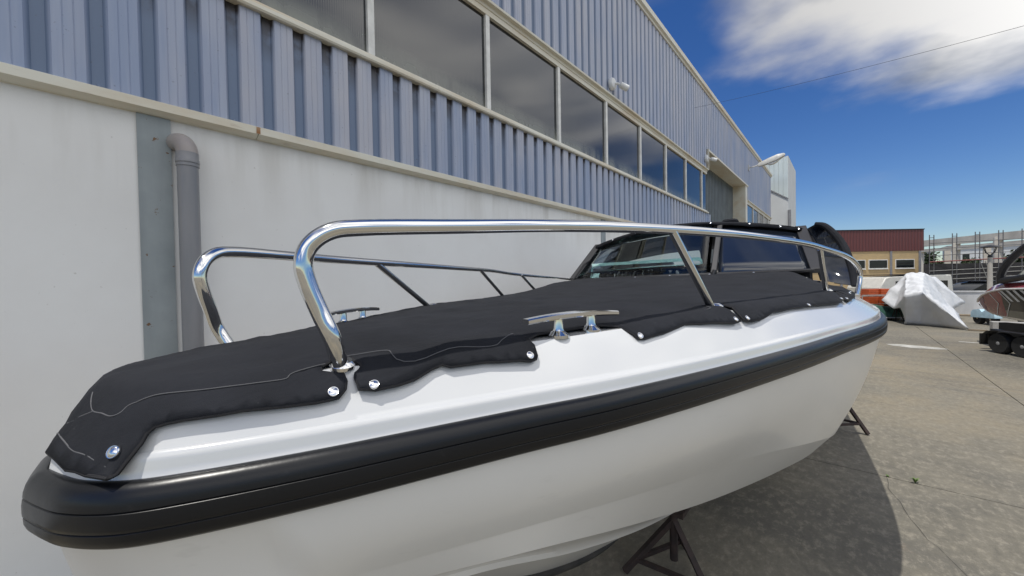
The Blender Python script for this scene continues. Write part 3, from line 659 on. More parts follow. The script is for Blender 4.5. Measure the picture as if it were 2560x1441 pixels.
STI = [[(.0116,.0591),(.0244,.0556),(.0459,.0543),(.0733,.0594),(.0898,.0647),(.0971,.0709),(.1002,.078),(.1078,.0862)], [(.0474,.0541),(.0257,.0446),(.0,.036)], [(.1078,.0862),(.119,.1008),(.142,.1331),(.1665,.1727),(.1981,.2287),(.1963,.2349),(.2109,.2804)], [(.2082,.3163),(.2345,.3761),(.2639,.3737),(.3139,.4722),(.3486,.5392),(.3493,.55),(.3449,.601)],
 [(-.05,.0305),(.0,.0285),(.0600,.0335),(.100,.0440),(.130,.0540)], [(.62,1.17),(.625,1.20),(.61,1.23)]]
for s_ in STI:
    q = spl(s_, 6); MB().tube([P3(v, u, cover_w(v, u)+.0048) for v, u in q], .0009, 5).build('stitching', 'thread', cvo)
SN = [(.2438,.2729),(.2711,.3239),(.1257,.0625),(.395,.581),(.522,.8587),(.6829,1.2347),(.7078,1.2931),(.8772,1.8179),(1.0147,2.2443),(1.0437,2.3436),(1.085,2.62),(1.107,2.80)]
snm = MB().lathe([(.0092,-.002),(.0092,.0008),(.0086,.0018),(.0078,.0015),(.0072,.0019),(.0050,.0032),(.0010,.0038)], (0,0,0), (0,0,1), 24).mesh('snap', 60); snm.materials.append(M['snap_metal'])
def snap(v, u):
    e = .004; c = cover_w(v, u); n_ = Vector((-(cover_w(v+e, u)-cover_w(v-e, u))/(2*e), -(cover_w(v, u+e)-cover_w(v, u-e))/(2*e), 1)).normalized()
    o = shared('snap', snm, cvo, Vector(P3(v, u, c))+n_*.0045); o.rotation_mode = 'QUATERNION'; o.rotation_quaternion = n_.to_track_quat('Z', 'Y'); o.scale = (.95,)*3
for v, u in SN: snap(v, u); snap(-v, u)
for v in (-.85, -.58, -.28, .02, .32, .62, .95): snap(v, 3.40+.17*abs(v)**1.5)
# windscreen ---------------------------------------------------------------
def base_c(t): v = t; return Vector((v, 3.45+.25*abs(v)**1.8, 2.022+.006*v))
def top_c(t): v = t*.93; return Vector((v, 3.93+.27*abs(t)**1.8, 2.50-.11*abs(t)**2))
ws = thing_part = None
wsf = MB()
def rowpt(p): return P3(p.x, p.y, p.z)
ts = list(np.linspace(-1, 1, 33))
wsf.tube([rowpt(base_c(t)) for t in ts], .016, 8); wsf.tube([rowpt(top_c(t)) for t in ts], .017, 8)
for t in (-1, 1): wsf.tube([rowpt(base_c(t)), rowpt(top_c(t))], .020, 8)
wsf_o = wsf.build('windscreen_frame', 'black_metal', BT)
TM = .345
pl = MB(); b_, t_ = base_c(TM), top_c(TM+.03)
d_ = (Vector(rowpt(t_))-Vector(rowpt(b_))); MB().obox((Vector(rowpt(b_))+Vector(rowpt(t_)))/2+Vector((0, -.02, .008)), (1, 0, 0), d_.cross(Vector((1, 0, 0))), d_, .024, .014, d_.length/2).build('pillar', 'dark_plastic', wsf_o, ang=0, bevel=.006)
b_, t_ = base_c(1), top_c(1); d_ = Vector(rowpt(t_))-Vector(rowpt(b_))
for sgn in (1, -1): MB().obox(Vector((sgn*(b_.x+t_.x)/2*K+sgn*.02, (b_.y+t_.y)/2*K+.03, (b_.z+t_.z)/2*K+.01)), (1, 0, 0), (0, 1, -.9), (sgn*(t_.x-b_.x), t_.y-b_.y, t_.z-b_.z), .045, .03, d_.length/2+.03).build('pillar', 'dark_plastic', wsf_o, ang=0, bevel=.006)
for a, b, mt in ((-.985, TM-.03, 'windscreen_glass'), (TM+.03, .985, 'tinted_glass')):
    tt = np.linspace(a, b, 14); rows = []
    for q in np.linspace(0.02, .985, 6): rows.append([rowpt(base_c(t)*(1-q)+top_c(t)*q) for t in tt])
    g = MB().grid(rows).build('pane', mt, wsf_o, ang=60); s2 = g.modifiers.new('s', 'SOLIDIFY'); s2.thickness = .006
wp = MB(); wp.tube([rowpt(base_c(TM)+Vector((-.005, -.05, -.02))), rowpt(base_c(TM)+Vector((.01, -.03, .03)))], .017, 10); wp.build('wiper_motor', 'black_metal', wsf_o)
MB().tube([rowpt(base_c(-.98)+Vector((-.02, -.06, .0))), rowpt(base_c(-.98)*.6+top_c(-.98)*.4+Vector((-.02, -.03, .02))), rowpt(base_c(-.98)*.45+top_c(-.98)*.55+Vector((-.0, -.03, .0)))], .006, 6).build('wiper', 'black_metal', wsf_o)
# pale cyan pieces set behind the screen, drawing a thin line
ge = MB(); ge.obox(P3(-.31, 3.82, 2.17), (1, 0, 0.0), (0, 1, 0), (0, 0, 1), .60, .016, .016); ge.obox(P3(-.86, 3.82, 2.10), (.35, 0, 1), (0, 1, 0), (1, 0, -.35), .075, .008, .006)
ge.build('cyan_piece', 'cyan_piece', wsf_o, ang=0)
MB().add([P3(.41, 3.75, 2.05), P3(.47, 3.75, 2.05), P3(.47, 3.78, 2.13), P3(.41, 3.78, 2.05)], [(0, 1, 2)]).build('cyan_piece', 'cyan_piece', wsf_o, ang=0)
# cockpit bits
ck = MB(); ck.box(-1.15*K, 1.15*K, 4.9*K, 6.1*K, 1.5*K, 1.93*K); ck.build('cockpit_liner', 'upholstery', BT, ang=0, bevel=.03)
for v in (-.55, .6):
    s_ = MB().box((v-.25)*K, (v+.25)*K, 4.95*K, 5.15*K, 1.7*K, 2.22*K).build('seat', 'upholstery', BT, ang=0, bevel=.05)
MB().prism([(3.75,1.9),(4.25,1.9),(4.25,2.1),(4.1,2.14),(3.85,2.06)], lambda y, z: P3(-1.0, y, z), lambda y, z: P3(1.0, y, z)).build('dashboard', 'dark_plastic', BT, ang=0, bevel=.02)
# canopy
cn = MB(); rows = []
for q in np.linspace(0, 1, 9):
    r = []
    for t in np.linspace(-1, 1, 21):
        tp = top_c(t); u = tp.y-.05+(5.35-tp.y)*q; hw = .93+.13*ss(0, .35, q)
        z = tp.z+.015+.035*math.sin(q*3.14)*(1-t*t)+.006*noise.noise((t*4, q*5, 0))-.16*ss(.55, 1, q)*1.0
        r.append(P3(t*hw*1.02, u, z))
    rows.append(r)
can = cn.grid(rows).build('canopy', 'canvas', BT, ang=80); s2 = can.modifiers.new('s', 'SOLIDIFY'); s2.thickness = .006
hem = MB(); hr_ = []
for t in np.linspace(-1.02, 1.02, 27):
    p = top_c(t); hr_.append([rowpt(p+Vector((0, -.045+.01*noise.noise((t*9, 0, 0)), .020+.004*noise.noise((t*14, 1, 0))))), rowpt(p+Vector((0, -.065, .008))), rowpt(p+Vector((0, -.058, -.012-.012*abs(noise.noise((t*7, 5, 0)))))), rowpt(p+Vector((0, -.03, -.010)))])
ho = hem.grid(hr_).build('hem', 'canvas', can, ang=80); s2 = ho.modifiers.new('s', 'SOLIDIFY'); s2.thickness = .008
for t in (-.75, -.45, -.2, .3, .62, .86, 1.0):
    p = top_c(t)+Vector((0, -.068, .006)); o = shared('snap', snm, can, rowpt(p)); o.rotation_euler = (R(75), 0, 0)
MB().lathe([(.075, -.03), (.085, -.01), (.07, .012), (.02, .022)], P3(.40, 4.25, 2.54), (0, .1, 1), 20).build('canopy_bundle', 'canvas', can)
# side curtains
ARC = [(1.04,4.05,2.415),(1.09,4.02,2.395),(1.15,3.97,2.315),(1.195,3.9,2.215),(1.222,3.82,2.095),(1.235,3.76,1.975),(1.235,3.72,1.90)]
ARs = spl(ARC, 6)
for sgn in (1, -1):
    if sgn < 0: ARs = ARs*np.array([.88, 1, 1])+np.array([0, .75, -.02])
    MB().tube([P3(sgn*p[0], p[1], p[2]) for p in ARs], [.020+.010*math.sin(i/len(ARs)*3.14) for i in range(len(ARs))], 10).build('arch', 'canvas', can)
    rows = []
    for i, p in enumerate(ARs):
        q = i/(len(ARs)-1); b = base_c(1)*q+top_c(1)*(1-q); b = Vector((b.x+.04, b.y+.04, b.z-.08*q))
        rows.append([P3(sgn*(b.x*(1-k)+p[0]*k), b.y*(1-k)+p[1]*k, b.z*(1-k)+p[2]*k) for k in (0, .33, .66, 1)])
    MB().grid(rows).build('side_window', 'tinted_glass', can, ang=60)
    rows2 = [[Vector(r[0])+Vector((sgn*.004, -.01, 0)), Vector(r[0]).lerp(Vector(r[3]), .26)+Vector((sgn*.006, -.008, 0))] for r in rows]
    MB().grid(rows2).build('curtain_border', 'dark_plastic', can, ang=60)
    rows3 = []
    for p in ARs[::-1][:26]:
        rows3.append([P3(sgn*p[0], p[1], p[2]), P3(sgn*(p[0]+.0), p[1]+1.3, min(p[2], 2.25))])
    MB().grid(rows3).build('aft_curtain', 'canvas', can, ang=60)
# boat stands -----------------------------------------------------------------
def stand(c, top, rot, rad, label):
    S = thing('boat_stand', label, 'boat stand', (c[0], c[1], 0), 'steel stands propping the white motorboat')
    ft = []
    hd_ = Vector((0, 0, top))
    for k in range(3):
        a = rot+k*2*math.pi/3; f = Vector((math.cos(a)*rad, math.sin(a)*rad, .012)); ft.append(f)
        d = (hd_-Vector((0, 0, .06)))-f
        MB().obox(f+d/2, d.orthogonal(), d.cross(d.orthogonal()), d, .016, .016, d.length/2).build('leg', 'rusty_steel', S, ang=0)
    for k in range(3):
        a, b = ft[k]*.78+Vector((0, 0, top*.2)), ft[(k+1) % 3]*.78+Vector((0, 0, top*.2)); d = b-a
        MB().obox((a+b)/2, (0, 0, 1), d.cross(Vector((0, 0, 1))), d, .012, .012, d.length/2).build('brace', 'rusty_steel', S, ang=0)
    MB().tube([(0, 0, top*.25), (0, 0, top)], .024, 12).build('post', 'rusty_steel', S)
    MB().box(-.08, .08, -.08, .08, top, top+.03).build('pad', 'rusty_steel', S, ang=0)
stand((2.89, 2.42), .42, R(215), .30, 'rusty steel boat stand under the forward part of the white hull')
stand((3.60, 5.92), .58, R(255), .30, 'rusty steel boat stand under the stern of the white hull')
# ------------------------------------------------------------------ far yard
RT, FW = Vector((.7543, .6563, 0)).normalized(), Vector((-.6563, .7543, 0)).normalized()
CAMP = Vector((3.7, 0, 0))
def AT(X, Z, z=0.): p = CAMP+RT*X+FW*Z; return Vector((p.x, p.y, z))
def frame_at(p, ax):   # matrix: local x = ax (horizontal), y = away, z = up
    ax = Vector(ax).normalized(); ay = Vector((0, 0, 1)).cross(ax); mm = Matrix((ax, ay, Vector((0, 0, 1)))).transposed().to_4x4(); mm.translation = p; return mm
# brick building: front plane parallel to the picture, 36 m off
BB = thing('brick_building', 'yellow brick building with dark red metal cladding along its top', 'building', mat=frame_at(AT(26.6, 36), RT))
W_ = 12.02
MB().box(0, W_-.22, .05, 9, 0, 4.1).build('wall', 'yellow_brick', BB, ang=0)
MB().box(-.1, W_, 0, 9.2, 4.06, 6.02).build('cladding_band', 'red_cladding', BB, ang=0)
MB().box(-.14, W_+.04, -.05, 9.25, 6.021, 6.10).build('coping', 'black_metal', BB, ang=0)
for x0 in (.4, 2.6, 4.85, 6.94, 9.45):
    wd = 1.65
    wn = MB().box(x0-.07, x0+wd+.07, .02, .06, 2.42, 3.28); wn = wn.build('window', 'window_white', BB, ang=0)
    MB().box(x0, x0+wd, .0, .03, 2.49, 3.21).build('pane', 'dark_glass', wn, ang=0)
    MB().box(x0-.10, x0+wd+.10, -.03, .06, 2.36, 2.419).build('sill', 'window_white', wn, ang=0)
for x in (4.3, 8.96, 11.66): MB().box(x-.09, x+.09, -.02, .06, 0, 4.05).build('downpipe', 'grey_metal', BB, ang=0)
# unfinished concrete frame with scaffold
CF = thing('unfinished_building', 'unfinished bare concrete frame of beams and columns behind the scaffold', 'building', (0, 0, 0))
def beam(a, b, w, h, name, mat, par):
    a, b = Vector(a), Vector(b); d = b-a; MB().obox((a+b)/2, d.cross(Vector((0, 0, 1))), (0, 0, 1), d, w/2, h/2, d.length/2).build(name, mat, par, ang=0)
q0, q1 = Vector((12.4, 88.6, 0)), Vector((21.6, 69.0, 0))
def qp(t, z): p = q0.lerp(q1, t); return (p.x, p.y, z)
beam(qp(-.3, 6.75), qp(1.1, 6.15), .5, .95, 'beam', 'frame_concrete', CF)
beam(qp(-.3, 5.62), qp(1.1, 5.1), .5, .42, 'beam', 'frame_concrete', CF)
off = Vector((5.5, 2.6, 0))
beam(Vector(qp(-.2, 5.95))+off, Vector(qp(1.1, 5.7))+off, .5, .6, 'beam', 'frame_concrete', CF)
for t in (.02, .33, .62, .86):
    p = Vector(qp(t, 0)); MB().obox((p.x, p.y, 3.0), (1, 0, 0), (0, 1, 0), (0, 0, 1), .36, .36, 3.3).build('column', 'frame_concrete', CF, ang=0)
    p = p+off*.55; MB().obox((p.x, p.y, 2.9), (1, 0, 0), (0, 1, 0), (0, 0, 1), .33, .33, 2.9).build('column', 'frame_concrete', CF, ang=0)
SF = thing('scaffold', 'tube scaffold standing before the unfinished concrete frame', 'scaffold', (0, 0, 0))
s0, s1 = Vector((9.28, 50.0, 0)), Vector((15.8, 55.7, 0))
for k, t in enumerate((0, .235, .47, .71, .95)):
    for dz, o in ((0, Vector((0, 0, 0))), (0, Vector((.30, .27, 0)))):
        p = s0.lerp(s1, t)+o; hh = 5.3+.45*t; MB().tube([(p.x, p.y, 0), (p.x, p.y, hh)], .032, 6).build('pole', 'scaffold_steel', SF)
    p = s0.lerp(s1, t); MB().tube([(p.x, p.y, 5.05+.45*t), (p.x+.3, p.y+.27, 5.05+.45*t)], .025, 6).build('top_bar', 'scaffold_steel', SF)
for z, mt in ((4.55, 'scaffold_steel'), (4.05, 'scaffold_steel'), (3.45, 'scaffold_steel'), (2.9, 'scaffold_red'), (2.1, 'galvanised'), (1.7, 'galvanised'), (1.3, 'galvanised'), (.8, 'galvanised')):
    MB().tube([(s0.x, s0.y, z), (s1.x, s1.y, z+.3)], .028 if mt != 'scaffold_red' else .05, 6).build('ledger', mt, SF)
p0, p1 = s0.lerp(s1, .52), s0.lerp(s1, .60)
for o in (0, .35): MB().tube([(p0.x+o, p0.y+o*.85, 2.9), (p1.x+o, p1.y+o*.85, 1.2)], .03, 6).build('ladder_stile', 'galvanised', SF)
NT = tag(MB().obox((s0+s1)/2+Vector((-.1, .6, 1.15)), (s1-s0), Vector((0, 0, 1)), (s1-s0).cross(Vector((0, 0, 1))), 4.6, 1.6, .02).build('netting_fence', 'netting', None, ang=0), 'dark mesh netting hung along the foot of the scaffold', 'fence')
# trees: leaf clumps
def tree(c, h, r, n, label):
    T = thing('tree', label, 'tree', c, 'green trees beyond the scaffold')
    MB().tube([(0, 0, 0), (.05, 0, h*.35), (.1, .05, h*.7)], [.16, .12, .05], 8).build('trunk', 'bark', T)
    mb = MB(); rnd = random.Random(int(h*100))
    cl = [(rnd.gauss(0, r*.5), rnd.gauss(0, r*.45), h*.55+rnd.gauss(0, h*.17)) for _ in range(22)]
    for k in range(n):
        b = rnd.choice(cl); s = .2*rnd.uniform(.7, 1.5); p = Vector((b[0]+rnd.gauss(0, r*.2), b[1]+rnd.gauss(0, r*.2), max(.2, b[2]+rnd.gauss(0, r*.18))))
        q = Vector((rnd.gauss(0, 1), rnd.gauss(0, 1), rnd.gauss(0, 1))).normalized(); e = q.orthogonal().normalized()*s; f = q.cross(e).normalized()*s*.6
        mb.add([p-e, p-f, p+e, p+f], [(0, 1, 2, 3)])
    mb.build('crown', 'leaf_far', T, ang=0)
tree((14.2, 96, 0), 5.6, 2.3, 3000, 'dark green tree just right of the yellow brick building')
tree((18.0, 95, 0), 4.6, 2.2, 2200, 'low green tree between the concrete columns')
tree((23.8, 92, 0), 4.9, 3.0, 3000, 'bushy green tree behind the street lantern')
tree((28.5, 90, 0), 4.6, 2.8, 2200, 'green bush far right behind the scaffold poles')
# low wall
w0, w1 = Vector((5.2, 25.0, 0)), Vector((13.5, 27.4, 0)); wd_ = (w1-w0).normalized()
WL_ = thing('yard_wall', 'low whitewashed concrete wall along the back of the yard', 'wall', mat=frame_at(w0, wd_))
MB().box(0, (w1-w0).length, 0, .2, 0, 1.02).build('wall_body', 'block_wall', WL_, ang=0)
MB().box(-.02, (w1-w0).length+.02, -.03, .23, 1.021, 1.08).build('coping', 'block_wall', WL_, ang=0)
MB().box(0, (w1-w0).length, -.35, -.01, 0, .06).build('footing', 'wood', WL_, ang=0)
# lantern
LP = thing('street_lantern', 'concrete lamp post with open black lantern behind the yard wall', 'street lamp', (8.65, 27.5, 0))
MB().tube([(0,0,0),(0,0,2.55)], [.10, .075], 12).build('post', 'frame_concrete', LP)
MB().lathe([(.07,2.55),(.08,2.6),(.05,2.68)], (0,0,0), (0,0,1), 12).build('collar', 'black_metal', LP)
for k in range(4):
    a = k*math.pi/2+.5; MB().tube([(.03*math.cos(a), .03*math.sin(a), 2.66), (.17*math.cos(a), .17*math.sin(a), 2.78), (.25*math.cos(a), .25*math.sin(a), 3.0)], .014, 6).build('arm', 'black_metal', LP)
MB().lathe([(.30,3.0),(.31,3.02),(.2,3.09),(.04,3.13)], (0,0,0), (0,0,1), 16).build('cap', 'black_metal', LP)
# caravan behind the wall
CV = thing('caravan', 'cream touring caravan behind the covered boat and yard wall', 'caravan', mat=frame_at(Vector((5.05, 27.75, 0)), Vector((2.8, 2.42, 0))))
cp = [(0,.55),(-.02,1.15),(.28,1.66),(.5,1.74),(3.2,1.82),(3.72,1.78),(3.82,.95),(3.8,.5)]
MB().prism(cp, lambda x, z: (x, 0, z), lambda x, z: (x, 2.0, z)).build('body', 'caravan_cream', CV, ang=30, bevel=.04)
MB().box(2.75, 3.5, -.015, 0, 1.12, 1.5).build('window', 'dark_glass', CV, ang=0)
MB().box(.8, 1.9, -.015, 0, 1.12, 1.5).build('window', 'dark_glass', CV, ang=0)
MB().box(.5, 3.4, .0, 1.9, 1.815, 1.86).build('roof_rack', 'black_metal', CV, ang=0)
for x in (1.7, 2.3): MB().lathe([(.28, -.0), (.28, .18)], (x, -.0, .28), (0, 1, 0), 20).build('wheel', 'tyre', CV)
# car behind the wall
def car(p, ax, label):
    CR = thing('parked_car', label, 'car', mat=frame_at(Vector(p), ax))
    rows = []
    for y, inx, dz in ((0, .0, 0), (.12, -.02, .0), (.85, -.03, .02), (1.58, -.02, .0), (1.7, .0, 0)):
        rows.append([(x, y, z) for x, z in ((0,.35),(-.02,.62),(.35,.84),(1.1,.92),(1.55,.95),(3.55,.98),(4.15,.93),(4.25,.7),(4.22,.35))])
    b = MB().grid(rows); b.add(rows[0], [tuple(range(9))]); b.add(rows[-1], [tuple(range(9))]); b.build('body', 'car_paint', CR, ang=35)
    cab = [[(1.1,.93),(1.7,1.30),(2.3,1.40),(3.1,1.37),(3.7,1.0)]]; r2 = []
    for y, k in ((.1, .96), (.22, 1), (.85, 1.02), (1.48, 1), (1.6, .96)): r2.append([(x, y, .93+(z-.93)*k) for x, z in cab[0]])
    c = MB().grid(r2); c.add(r2[0], [tuple(range(5))]); c.add(r2[-1], [tuple(range(5))]); c.build('cabin', 'dark_glass', CR, ang=35)
    MB().box(1.75, 3.05, .18, 1.52, 1.385, 1.43).build('roof', 'car_paint', CR, ang=0, bevel=.02)
    for x in (.85, 3.35):
        for y in (.02, 1.5): wh = MB().lathe([(.3, 0), (.31, .03), (.31, .15), (.3, .18)], (x, y, .31), (0, 1, 0), 20).build('wheel', 'tyre', CR); MB().lathe([(.18, -.005), (.17, .19)], (x, y, .31), (0, 1, 0), 16).build('rim', 'rim_grey', wh)
car((8.0, 31.2, 0), (.8, .55, 0), 'black car whose roof shows above the yard wall beside the lantern')
# orange crates, rail, green dinghy
def crate(p, ax, n, label):
    S = thing('crate', label, 'crate', mat=frame_at(Vector(p), ax), group='orange crates behind the covered boat')
    for k in range(n):
        z = k*.31
        for (x0, x1, y0, y1) in ((0,.40,0,.02),(0,.40,.38,.4),(0,.02,.02,.38),(.38,.40,.02,.38)):
            for q in range(4): MB().box(x0, x1, y0, y1, z+.01+q*.075, z+.065+q*.075).build('slat', 'orange_plastic', S, ang=0)
        MB().box(.02, .38, .02, .38, z+.02, z+.3).build('liner', 'orange_plastic', S, ang=0)
for k in range(4): crate((4.42, 21.83, k*.32), RT, 1, ('bottom', 'second', 'third', 'topmost')[k]+' orange crate in the left stack behind the motorboat stern')
for k in range(4): crate((4.81, 22.17, k*.32), RT, 1, ('lowest', 'second', 'third', 'topmost')[k]+' orange crate in the right stack beside the white tarpaulin')
GR = thing('guard_rail', 'thin galvanised rail in front of the orange crates', 'railing', (4.2, 21.2, 0))
MB().tube([(0,0,1.02),(1.1,.9,1.02)], .018, 8).build('bar', 'galvanised', GR)
for t in (0., 1.): MB().tube([(1.1*t,.9*t,0),(1.1*t,.9*t,1.02)], .018, 8).build('post', 'galvanised', GR)
GB = thing('dinghy', 'small dark green upturned dinghy beside the white tarpaulin', 'boat', mat=frame_at(Vector((4.35, 20.9, 0)), Vector((.75, .66, 0))))
rows = []
for s in np.linspace(0, 1, 13):
    hw = .48*math.sin(min(1, .15+s*1.1)*math.pi*.5)*(1 if s < .75 else 1-(s-.75)*1.2); hz = .62+.10*math.cos(s*3.14)
    rows.append([(s*1.7, .5+hw*a, .12+(hz-.12)*b) for a, b in ((-1,0),(-.98,.45),(-.75,.85),(0,1),(.75,.85),(.98,.45),(1,0))])
g_ = MB().grid(rows); g_.add(rows[0], [tuple(range(7))]); g_.add(rows[-1], [tuple(range(7))]); g_.build('hull', 'green_hull', GB, ang=50)
MB().tube([r[0] for r in rows], .02, 6).build('gunwale', 'deck_white', GB)
for x in (.35, 1.35): MB().box(x-.05, x+.05, .1, .9, 0, .125).build('chock', 'wood', GB, ang=0)
# boat under white tarpaulin
TP = thing('covered_boat', 'boat shrouded in a draped white tarpaulin in the middle of the yard', 'covered boat', (5.9, 21.5, 0))
V = dict(A=(5.50,21.85,1.88), A1=(5.62,21.95,1.90), B=(6.05,22.3,1.90), A2=(5.8,24.0,1.65), B2=(6.7,24.3,1.6), C1=(4.78,21.48,.83), C2=(5.0,23.0,.8), D=(5.1,20.95,.52), D2=(5.22,20.2,.62), E0=(5.30,19.55,1.10), E=(5.70,19.5,1.22), F1=(5.32,20.12,.02), F2=(5.72,20.05,.01), F3=(6.15,19.7,.02), G=(6.70,18.98,.04), H=(7.32,23.6,.66), H2=(6.88,22.85,.44), I=(6.02,20.05,.93), J=(6.62,20.6,.5), FB=(5.3,20.9,.05))
T_ = Vector((5.9, 21.5, 0)); nm = list(V); vv = [Vector(V[k])-T_ for k in nm]; ix = {k: i for i, k in enumerate(nm)}
FA = ['A A1 A2', 'A1 B B2', 'A1 B2 A2', 'A C1 D', 'A D E0', 'A E0 A1', 'A1 E0 E', 'A1 E B', 'A A2 C2', 'A C2 C1', 'B E I', 'B I H2', 'B H2 H', 'B H B2', 'E J I', 'E G J', 'E F3 G', 'E F2 F3', 'E0 F2 E', 'E0 F1 F2', 'E0 D2 F1', 'E0 D D2', 'I J H2']
bm = bmesh.new(); bv = [bm.verts.new(p) for p in vv]
for f in FA: bm.faces.new([bv[ix[k]] for k in f.split()])
bmesh.ops.subdivide_edges(bm, edges=bm.edges, cuts=10, use_grid_fill=True, smooth=.12)
bmesh.ops.recalc_face_normals(bm, faces=bm.faces); bm.normal_update()
for v in bm.verts:
    p = v.co; d = .05*noise.noise((p.x*2.2, p.y*2.2, p.z*1.1))+.06*noise.noise((p.x*5+p.y*3, p.z*.9, 3.))+.015*noise.noise((p.x*11+p.y*6, p.z*2, 1.))
    v.co = p+v.normal*d*(1 if p.z > .1 else .2)
    if v.co.z < .01: v.co.z = .01
me = bpy.data.meshes.new('tarpaulin'); bm.to_mesh(me); bm.free(); me.polygons.foreach_set('use_smooth', [True]*len(me.polygons))
to = mkobj('tarpaulin', me, 'tarp', TP); s2 = to.modifiers.new('s', 'SOLIDIFY'); s2.thickness = .006
for a in (.3, 2.4, 4.5): MB().tube([(-.68+.22*math.cos(a), .0+.22*math.sin(a), .01), (-.68, .0, .62)], .016, 6).build('stand_leg', 'rusty_steel', TP)
MB().tube([(-.68, .0, .3), (-.68, .0, .85)], .02, 8).build('stand_post', 'rusty_steel', TP)
MB().prism([(-.3,.75),(.5,.75),(.35,.3),(.1,.2),(-.1,.3)], lambda x, z: (x, -.2, z), lambda x, z: (x, 2.4, z)).build('hull', 'gold_gel', TP, ang=30)
tag(MB().obox((6.86, 18.93, .03), (.95, -.02, 0), (0, 1, 0), (0, 0, 1), .2, .03, .022).build('plank', 'wood', None, ang=0), 'short wooden stick lying at the corner of the tarpaulin', 'wood')
# light blue trailer
LT = thing('small_trailer', 'pale blue small trailer with tan rims by the yard wall', 'trailer', mat=frame_at(Vector((7.22, 21.9, 0)), Vector((.30, -.85, 0))))
def wheel(par, c, r, wd, rim, ax=(0, 1, 0)):
    wh = MB().lathe([(r*.62, 0), (r*.9, -.005), (r, wd*.2), (r, wd*.8), (r*.9, wd+.005), (r*.62, wd)], c, ax, 28).build('wheel', 'tyre', par)
    MB().lathe([(r*.6, .012), (r*.56, .0), (r*.4, .03), (r*.25, .01), (r*.12, -.006)], c, ax, 24).build('rim', rim, wh)
    return wh
for x in (.25, .85):
    wheel(LT, (x, 0, .22), .22, .14, 'rim_tan'); wheel(LT, (x, 1.15, .22), .22, .14, 'rim_tan')
fp = [(0,.22),(.02,.42),(.12,.50),(.42,.54),(.55,.44),(.72,.53),(1.0,.52),(1.1,.4),(1.12,.26)]
fd = [(x*.96, z) for x, z in fp]+[(x*.96, z-.025) for x, z in fp[::-1]]
for y0 in (-.03, 1.12): MB().prism([(p[0]-.02, p[1]+.01) for p in fp], lambda x, z: (x, y0, z), lambda x, z: (x, y0+.02, z)).build('fender_side', 'pale_blue', LT, ang=0); MB().grid([[(x-.02, y0, z+.012) for x, z in fp], [(x-.02, y0+.2, z+.012) for x, z in fp]]).build('fender', 'pale_blue', LT)
MB().box(-.1, 1.9, .2, 1.0, .38, .46).build('bed', 'galvanised', LT, ang=0)
for y in (.25, .95): MB().box(-.1, 3.0, y-.03, y+.03, .30, .378).build('rail', 'rim_tan', LT, ang=0)
tag(MB().box(0, .9, 0, .35, 0, .32).build('concrete_block', 'block_grey', None, ang=0, bevel=.01), 'low grey concrete block on the ground beside the blue trailer', 'block').location = (7.15, 18.85, 0)
# red boat on black trailer
ra = Vector((.50, -.866, 0)).normalized()    # aft
RBm = frame_at(Vector((6.39, 15.97, 0)), ra)  # local x aft, local y = away side? near side is -y
RB = thing('red_boat', 'maroon and black wakeboard boat with white stripes on a black trailer', 'boat', mat=RBm)
sg = -1 if (RBm.to_3x3() @ Vector((0, 1, 0))).dot(Vector((3.7, 0, 0))-Vector((6.39, 15.97, 0))) < 0 else 1
def gun(s): return float(np.interp(s, [0,.25,.7,1.3,2.,2.8,6], [.02,.22,.50,.74,.92,1.03,1.06])), float(np.interp(s, [0,.4,1.,1.5,2.4,6], [1.08,1.21,1.38,1.46,1.50,1.52]))
def chn(s): return float(np.interp(s, [0,.25,.7,1.3,2.,2.8,6], [.0,.12,.34,.58,.78,.90,.94])), float(np.interp(s, [0,.15,.5,1.,1.8,2.7,6], [1.04,.95,.87,.82,.80,.80,.80]))
def kel(s): return float(np.interp(s, [0,.15,.5,1.,1.8,2.7,6], [1.0,.90,.76,.68,.60,.56,.56]))
SS_ = list(np.linspace(0, 1, 11))+list(np.linspace(1.1, 3, 24))+list(np.linspace(3.3, 6, 8))
def side_pt(s, t, y_s, off=0.):
    g, c = gun(s), chn(s); hw = g[0]*(1-t)+c[0]*t+.02*math.sin(t*3.14)*min(1, s*2)+off; return (s, y_s*hw, g[1]*(1-t)+c[1]*t)
hb = MB()
for y_s in (1, -1):
    rows = []
    for s in SS_:
        rows.append([side_pt(s, t, y_s) for t in np.linspace(0, 1, 9)]+[(s, y_s*chn(s)[0]*.55, (chn(s)[1]*.5+kel(s)*.5)-.02), (s, 0, kel(s))])
    nr = len(rows)
    vs = [p for r in rows for p in r]; b0 = len(hb.v); nc = len(rows[0]); hb.v += vs
    for i in range(nr-1):
        for j in range(nc-1):
            s = (SS_[i]+SS_[i+1])/2; t = (j+.5)/8
            mi = 0 if s < 1.45 else 1
            if s >= 1.45 and t > .72: mi = 2
            if j >= 8: mi = 1
            hb.f.append((b0+i*nc+j, b0+i*nc+j+1, b0+(i+1)*nc+j+1, b0+(i+1)*nc+j)); hb.mi.append(mi)
rh = hb.build('hull', ['maroon_gel', 'black_gel', 'gold_gel'], RB, ang=40)
def stripe(s0, t0, s1, t1, wd, mat, name='stripe'):
    for y_s in (1, -1):
        rows = []
        for q in np.linspace(0, 1, 8):
            s, t = s0+(s1-s0)*q, t0+(t1-t0)*q; rows.append([side_pt(s-wd/2, t, y_s, .006), side_pt(s+wd/2, t, y_s, .006)])
        MB().grid(rows).build(name, mat, rh, ang=60)
stripe(.98, .05, 1.28, .5, .035, 'silver_stripe'); stripe(1.28, .5, 1.02, 1., .035, 'silver_stripe'); stripe(1.36, .05, 1.66, .5, .03, 'silver_stripe'); stripe(1.66, .5, 1.40, 1., .03, 'silver_stripe')
for k in range(5): stripe(1.44+k*.2, .04, 1.74+k*.2, .42, .085, 'silver_stripe')
